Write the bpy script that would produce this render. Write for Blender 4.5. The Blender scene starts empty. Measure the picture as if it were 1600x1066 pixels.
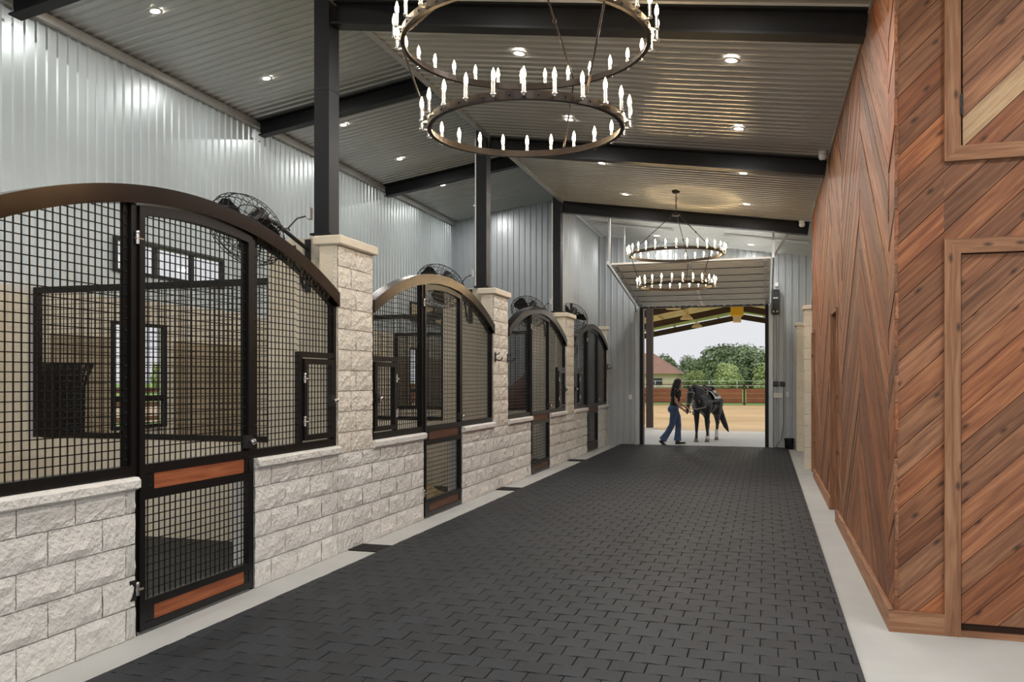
import bpy, math, random
from mathutils import Vector, Matrix, noise
random.seed(7)
SC = bpy.context.scene
COL = SC.collection

# ------------------------------------------------------------------ camera
F_PX = 1310.0
YAW = math.atan((1196 - 800) / F_PX)
CAM_H = 1.65
cd = bpy.data.cameras.new('camera')
cd.sensor_fit = 'HORIZONTAL'; cd.sensor_width = 36.0
cd.lens = 36.0 * F_PX / 1600.0
cd.shift_y = (594 - 533) / 1600.0
cd.clip_start = 0.05; cd.clip_end = 1000
cam = bpy.data.objects.new('camera', cd)
cam.location = (0, 0, CAM_H)
cam.rotation_euler = (math.pi / 2, 0, YAW)
COL.objects.link(cam)
SC.camera = cam

# ------------------------------------------------------------------ world (even overcast sky)
w = bpy.data.worlds.new('overcast'); SC.world = w; w.use_nodes = True
bg = w.node_tree.nodes['Background']
bg.inputs['Color'].default_value = (0.93, 0.94, 0.98, 1)
bg.inputs['Strength'].default_value = 0.78

# soft veiled sun from the back left
sd = bpy.data.lights.new('veiled_sun', 'SUN'); sd.energy = 1.3; sd.angle = math.radians(40); sd.color = (1.0, 0.96, 0.9)
so = bpy.data.objects.new('veiled_sun', sd); COL.objects.link(so)
so.rotation_euler = Vector((0.4, 0.6, -0.75)).to_track_quat('-Z', 'Y').to_euler()

# ------------------------------------------------------------------ exposure
vs = SC.view_settings
vs.view_transform = 'Standard'; vs.look = 'None'; vs.gamma = 1.0; vs.use_curve_mapping = False
vs.exposure = 0.12
CAN_POWER = 25.0
BULB_STRENGTH = 85.0

# ------------------------------------------------------------------ layout (metres; X across, Y along the aisle)
XF = -3.87            # face of the stall wall
XO = -8.10            # outer left wall
XW = 0.80             # cedar wall along the aisle
YW = 5.99             # cedar wall facing the lobby
YE = 21.20            # end wall
YB = -3.0             # open end behind
XR = 6.5
PER = 4.735
STALLS = [5.10 + PER * i for i in range(4)]
HALF = 2.0
XC = -4.01            # upper edge of the aisle ceiling
def ceil_r(x): return 4.765 - 0.1443 * x
def ceil_l(x): return 5.93 + 0.15 * (x - XO)

# ------------------------------------------------------------------ materials
MATS = {}
def new_mat(name):
    m = bpy.data.materials.new(name); m.use_nodes = True
    nt = m.node_tree
    b = nt.nodes['Principled BSDF']
    MATS[name] = m
    return m, nt, b
def simple(name, col, rough=0.6, metal=0.0, var=0.0, scale=8.0, bump=0.0, bscale=60.0, rnd=0.0, spec=None):
    m, nt, b = new_mat(name)
    N, L = nt.nodes, nt.links
    b.inputs['Base Color'].default_value = (*col, 1)
    b.inputs['Roughness'].default_value = rough
    b.inputs['Metallic'].default_value = metal
    if spec is not None: b.inputs['Specular IOR Level'].default_value = spec
    tc = N.new('ShaderNodeTexCoord')
    src = None
    if var > 0:
        n = N.new('ShaderNodeTexNoise'); n.inputs['Scale'].default_value = scale; n.inputs['Detail'].default_value = 5
        L.new(tc.outputs['Object'], n.inputs['Vector'])
        r = N.new('ShaderNodeMapRange')
        r.inputs[1].default_value = 0.25; r.inputs[2].default_value = 0.75
        r.inputs[3].default_value = 1 - var; r.inputs[4].default_value = 1 + var
        L.new(n.outputs['Fac'], r.inputs[0]); src = r.outputs[0]
    if rnd > 0:
        oi = N.new('ShaderNodeObjectInfo')
        r2 = N.new('ShaderNodeMapRange'); r2.inputs[3].default_value = 1 - rnd; r2.inputs[4].default_value = 1 + rnd
        L.new(oi.outputs['Random'], r2.inputs[0])
        if src is None: src = r2.outputs[0]
        else:
            mm = N.new('ShaderNodeMath'); mm.operation = 'MULTIPLY'
            L.new(src, mm.inputs[0]); L.new(r2.outputs[0], mm.inputs[1]); src = mm.outputs[0]
    if src is not None:
        mx = N.new('ShaderNodeVectorMath'); mx.operation = 'SCALE'
        mx.inputs[0].default_value = col; L.new(src, mx.inputs['Scale'])
        L.new(mx.outputs[0], b.inputs['Base Color'])
    if bump > 0:
        n2 = N.new('ShaderNodeTexNoise'); n2.inputs['Scale'].default_value = bscale; n2.inputs['Detail'].default_value = 6
        L.new(tc.outputs['Object'], n2.inputs['Vector'])
        bp = N.new('ShaderNodeBump'); bp.inputs['Strength'].default_value = bump; bp.inputs['Distance'].default_value = 0.02
        L.new(n2.outputs['Fac'], bp.inputs['Height']); L.new(bp.outputs['Normal'], b.inputs['Normal'])
    return m
def emit(name, col, strength):
    m, nt, b = new_mat(name)
    b.inputs['Base Color'].default_value = (*col, 1)
    b.inputs['Emission Color'].default_value = (*col, 1)
    b.inputs['Emission Strength'].default_value = strength
    return m
def wood(name, c1, c2, c3, knots=True, rough=0.62, rnd=0.30, grey=0.0):
    m, nt, b = new_mat(name)
    N, L = nt.nodes, nt.links
    tc = N.new('ShaderNodeTexCoord'); oi = N.new('ShaderNodeObjectInfo')
    off = N.new('ShaderNodeVectorMath'); off.operation = 'SCALE'; off.inputs[0].default_value = (37, 91, 53)
    L.new(oi.outputs['Random'], off.inputs['Scale'])
    ad = N.new('ShaderNodeVectorMath'); ad.operation = 'ADD'
    L.new(tc.outputs['Object'], ad.inputs[0]); L.new(off.outputs[0], ad.inputs[1])
    mp = N.new('ShaderNodeMapping'); mp.inputs['Scale'].default_value = (1.1, 16, 16)
    L.new(ad.outputs[0], mp.inputs['Vector'])
    n1 = N.new('ShaderNodeTexNoise'); n1.inputs['Scale'].default_value = 2.2; n1.inputs['Detail'].default_value = 8; n1.inputs['Distortion'].default_value = 0.6
    L.new(mp.outputs[0], n1.inputs['Vector'])
    cr = N.new('ShaderNodeValToRGB')
    e = cr.color_ramp.elements
    e[0].position = 0.28; e[0].color = (*c1, 1); e[1].position = 0.72; e[1].color = (*c3, 1)
    k = e.new(0.5); k.color = (*c2, 1)
    L.new(n1.outputs['Fac'], cr.inputs['Fac'])
    r2 = N.new('ShaderNodeMapRange'); r2.inputs[3].default_value = 1 - rnd; r2.inputs[4].default_value = 1 + rnd
    L.new(oi.outputs['Random'], r2.inputs[0])
    sc = N.new('ShaderNodeVectorMath'); sc.operation = 'SCALE'
    L.new(cr.outputs['Color'], sc.inputs[0]); L.new(r2.outputs[0], sc.inputs['Scale'])
    out = sc.outputs[0]
    if grey > 0:
        wn = N.new('ShaderNodeTexWhiteNoise'); wn.noise_dimensions = '1D'; L.new(oi.outputs['Random'], wn.inputs['W'])
        g = N.new('ShaderNodeMath'); g.operation = 'MULTIPLY'; g.inputs[1].default_value = grey; L.new(wn.outputs['Value'], g.inputs[0])
        bw = N.new('ShaderNodeRGBToBW'); L.new(out, bw.inputs[0])
        tn = N.new('ShaderNodeVectorMath'); tn.operation = 'SCALE'; tn.inputs[0].default_value = (1.55, 1.0, 0.62); L.new(bw.outputs[0], tn.inputs['Scale'])
        mxx = N.new('ShaderNodeMix'); mxx.data_type = 'RGBA'; L.new(g.outputs[0], mxx.inputs[0]); L.new(out, mxx.inputs[6]); L.new(tn.outputs[0], mxx.inputs[7]); out = mxx.outputs[2]
    if knots:
        mp2 = N.new('ShaderNodeMapping'); mp2.inputs['Scale'].default_value = (2.4, 5.5, 0.0)
        L.new(ad.outputs[0], mp2.inputs['Vector'])
        vo = N.new('ShaderNodeTexVoronoi'); vo.voronoi_dimensions = '2D'; vo.inputs['Scale'].default_value = 1.0
        L.new(mp2.outputs[0], vo.inputs['Vector'])
        kr = N.new('ShaderNodeMapRange'); kr.inputs[1].default_value = 0.02; kr.inputs[2].default_value = 0.10
        kr.inputs[3].default_value = 0.22; kr.inputs[4].default_value = 1.0
        L.new(vo.outputs['Distance'], kr.inputs[0])
        s2 = N.new('ShaderNodeVectorMath'); s2.operation = 'SCALE'
        L.new(out, s2.inputs[0]); L.new(kr.outputs[0], s2.inputs['Scale']); out = s2.outputs[0]
    L.new(out, b.inputs['Base Color'])
    b.inputs['Roughness'].default_value = rough
    bp = N.new('ShaderNodeBump'); bp.inputs['Strength'].default_value = 0.25; bp.inputs['Distance'].default_value = 0.004
    L.new(n1.outputs['Fac'], bp.inputs['Height']); L.new(bp.outputs['Normal'], b.inputs['Normal'])
    return m
def glass(name):
    m, nt, b = new_mat(name)
    N, L = nt.nodes, nt.links
    tr = N.new('ShaderNodeBsdfTransparent'); gl = N.new('ShaderNodeBsdfGlossy'); gl.inputs['Roughness'].default_value = 0.03
    mx = N.new('ShaderNodeMixShader'); mx.inputs[0].default_value = 0.08
    L.new(tr.outputs[0], mx.inputs[1]); L.new(gl.outputs[0], mx.inputs[2])
    L.new(mx.outputs[0], N['Material Output'].inputs['Surface'])
    return m

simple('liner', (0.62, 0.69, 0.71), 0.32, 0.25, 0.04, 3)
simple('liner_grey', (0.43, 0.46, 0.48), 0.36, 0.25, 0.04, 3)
simple('liner_ceiling', (0.56, 0.565, 0.55), 0.25, 0.45, 0.04, 3)
simple('steel_black', (0.010, 0.010, 0.012), 0.45, 0.0, 0.15, 6, spec=0.3)
simple('frame_black', (0.009, 0.0088, 0.009), 0.34, 0.2, 0.15, 9, spec=0.4)
simple('arch_bronze', (0.040, 0.031, 0.025), 0.24, 0.92, 0.15, 5)
simple('fixture_bronze', (0.035, 0.028, 0.024), 0.35, 0.8, 0.15, 9)
simple('galvanised', (0.62, 0.63, 0.63), 0.4, 0.7, 0.08, 10)
simple('chrome', (0.75, 0.74, 0.72), 0.22, 1.0)
simple('block_split', (0.74, 0.725, 0.69), 0.9, 0, 0.07, 5, 1.0, 34, 0.05)
simple('block_pier_warm_lit', (0.73, 0.685, 0.60), 0.9, 0, 0.07, 5, 1.0, 34, 0.06)  # same stone as the wall blocks, warm lamp light tinted into its colour
simple('block_smooth', (0.74, 0.67, 0.54), 0.85, 0, 0.06, 5, 0.2, 60, 0.04)
simple('mortar', (0.74, 0.72, 0.68), 0.95, 0, 0.05, 20)
simple('concrete', (0.46, 0.465, 0.455), 0.75, 0, 0.08, 2.2, 0.08, 90)
simple('apron_concrete', (0.60, 0.60, 0.58), 0.85, 0, 0.06, 0.9)
simple('rubber', (0.013, 0.016, 0.021), 0.62, 0, 0.25, 5, 0.35, 110, 0.30)
simple('rubber_gap', (0.012, 0.013, 0.015), 0.9)
simple('stall_mat', (0.035, 0.034, 0.032), 0.85, 0, 0.2, 4)
simple('shavings', (0.55, 0.40, 0.20), 0.95, 0, 0.35, 30, 0.9, 60)
simple('kick_board', (0.44, 0.35, 0.23), 0.7, 0, 0.10, 6, 0.1, 40, 0.08)
simple('white_plastic', (0.80, 0.80, 0.78), 0.45)
simple('black_plastic', (0.015, 0.015, 0.016), 0.4)
simple('door_panel', (0.80, 0.80, 0.78), 0.45, 0.1, 0.04, 4)
simple('sand', (0.54, 0.41, 0.26), 0.95, 0, 0.12, 0.5, 0.5, 3)
simple('grass', (0.23, 0.40, 0.08), 0.95, 0, 0.25, 0.06)
simple('leaf_dark', (0.19, 0.25, 0.13), 0.8, 0, 0.3, 0.5, rnd=0.15)
simple('leaf_light', (0.38, 0.46, 0.19), 0.8, 0, 0.3, 0.5, rnd=0.15)
simple('bark', (0.16, 0.12, 0.09), 0.9, 0, 0.2, 3)
simple('roof_shingle', (0.30, 0.17, 0.13), 0.9, 0, 0.1, 1)
simple('house_wall', (0.55, 0.45, 0.32), 0.9, 0, 0.06, 1)
simple('dark_glass', (0.03, 0.035, 0.04), 0.1)
simple('purlin_cream', (0.72, 0.66, 0.48), 0.6, 0.1)
simple('arena_steel', (0.045, 0.028, 0.022), 0.6, 0.1)
simple('yellow_paint', (0.70, 0.48, 0.03), 0.5)
simple('horse_black', (0.012, 0.012, 0.014), 0.33, 0, 0.2, 8)
simple('horse_mane', (0.008, 0.007, 0.008), 0.55)
simple('horse_white', (0.68, 0.66, 0.62), 0.7)
simple('horse_brown', (0.13, 0.035, 0.018), 0.45, 0, 0.25, 6)
simple('hoof', (0.20, 0.17, 0.13), 0.6)
simple('leather_dark', (0.02, 0.013, 0.01), 0.45)
simple('rope', (0.55, 0.50, 0.42), 0.8)
simple('skin', (0.52, 0.29, 0.20), 0.55)
simple('shirt_black', (0.010, 0.010, 0.011), 0.85, 0, 0.1, 20)
simple('denim', (0.055, 0.095, 0.19), 0.85, 0, 0.35, 7)
simple('hair_dark', (0.010, 0.007, 0.006), 0.5)
simple('drain_iron', (0.012, 0.012, 0.013), 0.6)
wood('cedar', (0.145, 0.044, 0.017), (0.275, 0.093, 0.034), (0.41, 0.16, 0.062), rnd=0.34, grey=0.5)
wood('cedar_pale', (0.26, 0.14, 0.07), (0.42, 0.27, 0.15), (0.56, 0.40, 0.24), rnd=0.1)
wood('cedar_trim', (0.17, 0.075, 0.036), (0.29, 0.135, 0.066), (0.40, 0.22, 0.12), rnd=0.12)
wood('stained', (0.20, 0.055, 0.02), (0.30, 0.085, 0.03), (0.38, 0.13, 0.05), knots=False, rnd=0.15)
wood('stained_dark', (0.07, 0.028, 0.016), (0.10, 0.04, 0.022), (0.14, 0.06, 0.03), knots=False, rnd=0.15)
wood('arena_wood', (0.17, 0.06, 0.03), (0.23, 0.085, 0.045), (0.29, 0.12, 0.065), knots=False, rnd=0.12)
simple('cedar_gap', (0.03, 0.012, 0.006), 0.9)
emit('bulb_glow', (1.0, 0.70, 0.36), BULB_STRENGTH)
emit('can_glow', (1.0, 0.93, 0.82), 30.0)
glass('pane_glass')

# ------------------------------------------------------------------ mesh helpers
class MB:
    def __init__(s): s.v = []; s.f = []; s.sm = []
    def add(s, vs, fs, smooth=False):
        o = len(s.v); s.v += [tuple(p) for p in vs]
        for f in fs: s.f.append([i + o for i in f]); s.sm.append(smooth)
    def box(s, x0, x1, y0, y1, z0, z1):
        s.add([(x0,y0,z0),(x1,y0,z0),(x1,y1,z0),(x0,y1,z0),(x0,y0,z1),(x1,y0,z1),(x1,y1,z1),(x0,y1,z1)],
              [(3,2,1,0),(4,5,6,7),(0,1,5,4),(1,2,6,5),(2,3,7,6),(3,0,4,7)])
        return s
    def bbox(s, x0, x1, y0, y1, z0, z1, b=0.01):
        # box with chamfered long edges
        xs = [(x0+b, x1-b), (x0, x1)]
        vs = []
        for (z, ins) in ((z0, b), (z0+b, 0), (z1-b, 0), (z1, b)):
            vs += [(x0+ins,y0+ins,z),(x1-ins,y0+ins,z),(x1-ins,y1-ins,z),(x0+ins,y1-ins,z)]
        fs = [(3,2,1,0),(12,13,14,15)]
        for k in range(3):
            for i in range(4):
                j = (i+1) % 4
                fs.append((k*4+i, k*4+j, k*4+4+j, k*4+4+i))
        s.add(vs, fs); return s
    def beam(s, p, q, a, b, up=(0,0,1)):
        # rectangular bar from p to q; a = full width sideways, b = full height
        p = Vector(p); q = Vector(q); d = (q-p).normalized(); u = Vector(up)
        sd = d.cross(u)
        if sd.length < 1e-4: sd = d.cross(Vector((1,0,0)))
        sd.normalize(); u = sd.cross(d)
        vs = []
        for c in (p, q):
            for (i, j) in ((-1,-1),(1,-1),(1,1),(-1,1)): vs.append(c + sd*(a/2*i) + u*(b/2*j))
        s.add(vs, [(3,2,1,0),(4,5,6,7),(0,1,5,4),(1,2,6,5),(2,3,7,6),(3,0,4,7)]); return s
    def tube(s, pts, r, n=8, closed=False, caps=True, ry=None):
        pts = [Vector(p) for p in pts]; m = len(pts)
        rs = r if isinstance(r, (list, tuple)) else [r]*m
        rings = []
        prev = None
        for i, p in enumerate(pts):
            if closed: d = pts[(i+1) % m] - pts[(i-1) % m]
            else: d = pts[min(i+1, m-1)] - pts[max(i-1, 0)]
            d.normalize()
            if prev is None:
                ref = Vector((0,0,1)) if abs(d.z) < 0.9 else Vector((1,0,0))
                sd = d.cross(ref).normalized()
            else:
                sd = (prev - d*prev.dot(d)).normalized()
            prev = sd; up = d.cross(sd)
            rings.append([p + (sd*math.cos(2*math.pi*k/n) + up*math.sin(2*math.pi*k/n))*rs[i] for k in range(n)])
        o = [v for rg in rings for v in rg]; fs = []
        for i in range(m if closed else m-1):
            i2 = (i+1) % m
            for k in range(n):
                k2 = (k+1) % n
                fs.append((i*n+k, i*n+k2, i2*n+k2, i2*n+k))
        s.add(o, fs, True)
        if caps and not closed:
            s.add(rings[0], [tuple(range(n))[::-1]]); s.add(rings[-1], [tuple(range(n))])
        return s
    def lathe(s, prof, n=16, M=None):
        # prof: (r, z) list about local z
        vs = []; fs = []
        for (r, z) in prof:
            for k in range(n):
                a = 2*math.pi*k/n; p = Vector((r*math.cos(a), r*math.sin(a), z))
                vs.append(M @ p if M else p)
        for i in range(len(prof)-1):
            for k in range(n):
                k2 = (k+1) % n
                fs.append((i*n+k, i*n+k2, (i+1)*n+k2, (i+1)*n+k))
        s.add(vs, fs, True); return s
    def ball(s, c, r, n=12, m=8, sc=(1,1,1), M=None):
        vs = []; fs = []
        for i in range(m+1):
            t = math.pi*i/m
            for k in range(n):
                a = 2*math.pi*k/n
                p = Vector((r*sc[0]*math.sin(t)*math.cos(a), r*sc[1]*math.sin(t)*math.sin(a), r*sc[2]*math.cos(t)))
                if M: p = M @ p
                vs.append(p + Vector(c))
        for i in range(m):
            for k in range(n):
                k2 = (k+1) % n
                fs.append((i*n+k, (i+1)*n+k, (i+1)*n+k2, i*n+k2))
        s.add(vs, fs, True); return s
    def mesh(s, name, mat):
        me = bpy.data.meshes.new(name)
        me.from_pydata([tuple(v) for v in s.v], [], s.f)
        me.polygons.foreach_set('use_smooth', s.sm)
        me.materials.append(MATS[mat]); me.update()
        return me
    def build(s, name, mat, parent=None, loc=None, **kw):
        return obj(name, s.mesh(name, mat), parent, loc, **kw)
def obj(name, me, parent=None, loc=None, **kw):
    o = bpy.data.objects.new(name, me); COL.objects.link(o)
    if parent is not None: o.parent = parent
    if loc is not None: o.location = loc
    tag(o, **kw)
    return o
def tag(o, label=None, cat=None, group=None, kind=None):
    if label: o['label'] = label
    if cat: o['category'] = cat
    if group: o['group'] = group
    if kind: o['kind'] = kind
    return o
def thing(name, loc=(0,0,0), label=None, cat=None, group=None, kind=None, rz=0):
    o = bpy.data.objects.new(name, None); COL.objects.link(o); o.empty_display_size = 0.1
    o.location = loc; o.rotation_euler = (0, 0, rz)
    return tag(o, label, cat, group, kind)
def clip(poly, a, b, c):
    # keep a*x+b*y<=c
    out = []
    for i in range(len(poly)):
        p, q = poly[i], poly[(i+1) % len(poly)]
        dp, dq = a*p[0]+b*p[1]-c, a*q[0]+b*q[1]-c
        if dp <= 0: out.append(p)
        if dp*dq < 0:
            t = dp/(dp-dq); out.append((p[0]+(q[0]-p[0])*t, p[1]+(q[1]-p[1])*t))
    return out
def plank(name, poly, ang, O, U, V, thick, mat, parent, front=0.0):
    # one board: convex outline in the (u, v) plane of a wall, grain at angle ang; O, U, V place the plane
    U = Vector(U); V = Vector(V); Nn = U.cross(V); O = Vector(O)
    cx = sum(p[0] for p in poly)/len(poly); cy = sum(p[1] for p in poly)/len(poly)
    c, s_ = math.cos(ang), math.sin(ang)
    loc = [((p[0]-cx)*c + (p[1]-cy)*s_, -(p[0]-cx)*s_ + (p[1]-cy)*c) for p in poly]
    n = len(loc); mb = MB()
    mb.add([(x, y, -thick) for x, y in loc] + [(x, y, 0) for x, y in loc],
           [tuple(range(n))[::-1], tuple(range(n, 2*n))] + [(i, (i+1) % n, n+(i+1) % n, n+i) for i in range(n)])
    A = U*c + V*s_; B = -U*s_ + V*c; P = O + U*cx + V*cy + Nn*front
    o = obj(name, mb.mesh(name, mat), parent)
    o.matrix_local = Matrix(((A.x, B.x, Nn.x, P.x), (A.y, B.y, Nn.y, P.y), (A.z, B.z, Nn.z, P.z), (0,0,0,1)))
    return o
def diag_boards(poly, ang, width, gap, O, U, V, thick, mat, parent, phase=0.0, jitter=0.002, pick=None):
    c, s_ = math.cos(ang), math.sin(ang)
    ds = [-p[0]*s_ + p[1]*c for p in poly]
    k = math.floor((min(ds)-phase)/width)
    i = 0
    while phase + k*width < max(ds):
        lo, hi = phase + k*width, phase + (k+1)*width - gap
        q = clip(clip(poly, -s_, c, hi), s_, -c, -lo)
        if len(q) >= 3:
            area = abs(sum(q[j][0]*q[(j+1) % len(q)][1]-q[(j+1) % len(q)][0]*q[j][1] for j in range(len(q))))/2
            if area > 0.0015:
                mt = pick(k) if pick else mat
                plank('plank', q, ang, O, U, V, thick, mt, parent, random.uniform(-jitter, jitter))
        k += 1
def ribbed(mb, u0, u1, v0, v1, fn, pitch=0.155, dep=0.018):
    # trapezoid-rib sheet; v0/v1 numbers or functions of u; fn(u, v, d) gives the point
    k = math.floor(u0/pitch); us = []
    while k*pitch < u1 + pitch:
        b = k*pitch
        for (t, d) in ((0, 0), (0.098, 0), (0.112, dep), (0.141, dep)): us.append((b+t, d))
        k += 1
    def at(u):
        for i in range(len(us)-1):
            if us[i][0] <= u <= us[i+1][0]:
                t = (u-us[i][0])/(us[i+1][0]-us[i][0]); return us[i][1]+(us[i+1][1]-us[i][1])*t
        return 0
    pts = [(u0, at(u0))] + [p for p in us if u0+1e-4 < p[0] < u1-1e-4] + [(u1, at(u1))]
    f0 = v0 if callable(v0) else (lambda u: v0); f1 = v1 if callable(v1) else (lambda u: v1)
    vs = []
    for (u, d) in pts: vs += [fn(u, f0(u), d), fn(u, f1(u), d)]
    mb.add(vs, [(2*i, 2*i+2, 2*i+3, 2*i+1) for i in range(len(pts)-1)])
def stick(name, x0, x1, y0, y1, z0, z1, mat, parent=None, **kw):
    # box whose local x runs along its longest side, so that the grain does too
    d = (x1-x0, y1-y0, z1-z0); c = ((x0+x1)/2, (y0+y1)/2, (z0+z1)/2); k = d.index(max(d))
    if k == 0: e = d; rot = (0, 0, 0)
    elif k == 1: e = (d[1], d[0], d[2]); rot = (0, 0, math.pi/2)
    else: e = (d[2], d[1], d[0]); rot = (0, -math.pi/2, 0)
    o = MB().bbox(-e[0]/2, e[0]/2, -e[1]/2, e[1]/2, -e[2]/2, e[2]/2, 0.002).build(name, mat, parent, c, **kw)
    o.rotation_euler = rot
    return o
def remeshed(name, mb, mat, voxel, parent=None, smooth=6, loc=None):
    # fuse overlapping shapes into one continuous skin
    me = mb.mesh(name + '_raw', mat)
    o = bpy.data.objects.new(name + '_raw', me); COL.objects.link(o)
    r = o.modifiers.new('r', 'REMESH'); r.mode = 'VOXEL'; r.voxel_size = voxel
    s_ = o.modifiers.new('s', 'SMOOTH'); s_.iterations = smooth; s_.factor = 0.5
    dg = bpy.context.evaluated_depsgraph_get()
    me2 = bpy.data.meshes.new_from_object(o.evaluated_get(dg))
    bpy.data.objects.remove(o); bpy.data.meshes.remove(me)
    me2.name = name
    for p in me2.polygons: p.use_smooth = True
    if not me2.materials: me2.materials.append(MATS[mat])
    return obj(name, me2, parent, loc)
def limb(mb, pts, n=12):
    # pts: (x, y, z, r): tapered limb with round ends and joints
    mb.tube([p[:3] for p in pts], [p[3] for p in pts], n)
    for p in pts: mb.ball(p[:3], p[3], n, 8)

# ================================================================== STRUCTURE
# ---- floor
mb = MB(); mb.box(XO-0.2, XR, YB, YE, -0.2, 0.0)
floor = mb.build('floor', 'concrete', label='pale smooth concrete slab running along both sides of the dark pavers', cat='floor', kind='structure')
# ---- rubber pavers: running bond rows across the aisle
PL, PW = 0.205, 0.168
rub = MB(); rub.box(-3.515, 0.52, YB+0.3, YE, 0.0, 0.006)
rubber = rub.build('floor_rubber', 'rubber_gap', label='aisle of charcoal interlocking rubber pavers between two concrete strips', cat='paving', kind='structure')
def paver_outline(l, wd):
    g = 0.0016; a = l/2-g*1.5; b = wd/2-g; n = 0.009
    return [(-a,-b),(-a*0.45,-b),(-a*0.25,-b+n),(a*0.25,-b+n),(a*0.45,-b),(a,-b),(a,b),(a*0.45,b),(a*0.25,b+n-0.001),(-a*0.25,b+n-0.001),(-a*0.45,b),(-a,b)]
def paver_geo(mbx, cx, cy, z0, l, wd):
    out = paver_outline(l, wd); n = len(out); c = 0.0025
    lo = [(cx+x, cy+y, 0.006) for x, y in out]
    mid = [(cx+x, cy+y, z0-c) for x, y in out]
    top = [(cx+x*(1-c*2/l), cy+y*(1-c*2/wd), z0) for x, y in out]
    mbx.add(lo+mid+top, [tuple(range(2*n, 3*n))] + [(i, (i+1) % n, n+(i+1) % n, n+i) for i in range(n)] + [(n+i, n+(i+1) % n, 2*n+(i+1) % n, 2*n+i) for i in range(n)])
tmpl = {}
cells = []
row = 0; y = 2.3
while y < YE - 0.02:
    x = -3.515 - (PL/2 if row % 2 else 0)
    while x < 0.52 - 0.01:
        a, b = max(x, -3.515), min(x+PL, 0.52)
        if b - a > 0.03: cells.append((a, b, y, min(y+PW, YE)))
        x += PL
    y += PW; row += 1
def vis(cx, cy):
    u = math.cos(YAW)*cx + math.sin(YAW)*cy; d = -math.sin(YAW)*cx + math.cos(YAW)*cy
    if d < 0.5: return False
    px = 800 + F_PX*u/d; py = 594 + F_PX*CAM_H/d
    return -10 < px < 1610 and py < 1085
order = sorted([c for c in cells if vis((c[0]+c[1])/2, (c[2]+c[3])/2)], key=lambda c: (c[2]**2 + ((c[0]+c[1])/2)**2))
near = set(order[:300])
pm = [MB() for _ in range(3)]
pmesh = {}
for c in order[:300]:
    l = round(c[1]-c[0], 3); wd = round(c[3]-c[2], 3)
    if (l, wd) not in pmesh:
        m_ = MB(); paver_geo(m_, 0, 0, 0.026, l, wd); pmesh[(l, wd)] = m_.mesh('paver', 'rubber')
    o = obj('paver', pmesh[(l, wd)], rubber, ((c[0]+c[1])/2, (c[2]+c[3])/2, random.uniform(-0.0015, 0.0015)))
far = MB()
for c in cells:
    if c not in near: paver_geo(far, (c[0]+c[1])/2, (c[2]+c[3])/2, 0.026+random.uniform(-0.0015, 0.0015), c[1]-c[0], c[3]-c[2])
far.build('paver_field', 'rubber', rubber, kind='stuff')

# ---- left outer wall: kick boards, block band, ribbed liner above, windows
wl = thing('wall_left', (0,0,0), 'tall pale ribbed metal outer wall behind the stalls', 'wall', kind='structure')
WIN = []   # (y0, y1, z0, z1)
for c in STALLS:
    WIN.append((c-0.93, c+1.35, 3.06, 3.52)); WIN.append((c-1.0, c+0.05, 1.0, 2.42))
mb = MB()
cuts = sorted({YB, YE} | {v for q in WIN for v in q[:2]})
fnL = lambda u, v, d: (XO + d, u, v)
for a, b in zip(cuts[:-1], cuts[1:]):
    hi = [q for q in WIN if q[2] > 2.7 and q[0] <= a+1e-6 and q[1] >= b-1e-6]
    if hi:
        ribbed(mb, a, b, 2.7, hi[0][2], fnL); ribbed(mb, a, b, hi[0][3], 5.95, fnL)
    else: ribbed(mb, a, b, 2.7, 5.95, fnL)
mb.build('ribbed_liner', 'liner', wl)
mb = MB()
for a, b in zip(cuts[:-1], cuts[1:]):
    lo = [q for q in WIN if q[2] < 2.7 and q[0] <= a+1e-6 and q[1] >= b-1e-6]
    for (z0, z1) in (((0, lo[0][2]), (lo[0][3], 2.72)) if lo else ((0, 2.72),)):
        mb.box(XO-0.08, XO+0.03, a, b, z0, z1)
mb.build('block_band', 'block_smooth', wl)
for c in STALLS:
    for k in range(11):
        z0 = 0.01 + k*0.2
        for (a, b) in ((c-1.95, c-1.04), (c+0.2, c+1.95)):
            MB().box(XO+0.03, XO+0.055, a, b, z0, z0+0.192).build('plank', 'kick_board', wl)
for i, (y0, y1, z0, z1) in enumerate(WIN):
    tall = z0 < 2.7
    wn = thing('window_%d' % (i+1), (XO, (y0+y1)/2, z0), None, None, kind='structure')
    tag(wn, ('tall black-framed window in the back wall of stall %s' if tall else 'wide black-framed transom window high behind stall %s') % ('nearest the cedar corner', 'with the second fan', 'with the third fan', 'next to the end wall')[i//2], 'window')
    h = (y1-y0)/2; H_ = z1-z0; fr = MB(); t = 0.045
    fr.box(-0.03, 0.045, -h, -h+t, 0, H_); fr.box(-0.03, 0.045, h-t, h, 0, H_)
    fr.box(-0.03, 0.045, -h+t, h-t, 0, t); fr.box(-0.03, 0.045, -h+t, h-t, H_-t, H_)
    fr.build('window_frame', 'frame_black', wn)
    if tall:
        MB().box(-0.03, 0.02, -0.03, 0.03, t, H_-t).build('mullion', 'frame_black', wn)
        MB().box(-0.03, 0.02, -h+t, h-t, 0.36, 0.44).build('mullion', 'frame_black', wn)
        sp = [(-h+t, -0.03), (0.03, h-t)]
    else:
        for q in (-0.35, 0.42): MB().box(-0.03, 0.02, q-0.035, q+0.035, t, H_-t).build('mullion', 'frame_black', wn)
        sp = [(-h+t, -0.385), (-0.315, 0.385), (0.455, h-t)]
    for (a, b) in sp: MB().box(-0.02, -0.012, a, b, t, H_-t).build('pane', 'pane_glass', wn)
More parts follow.
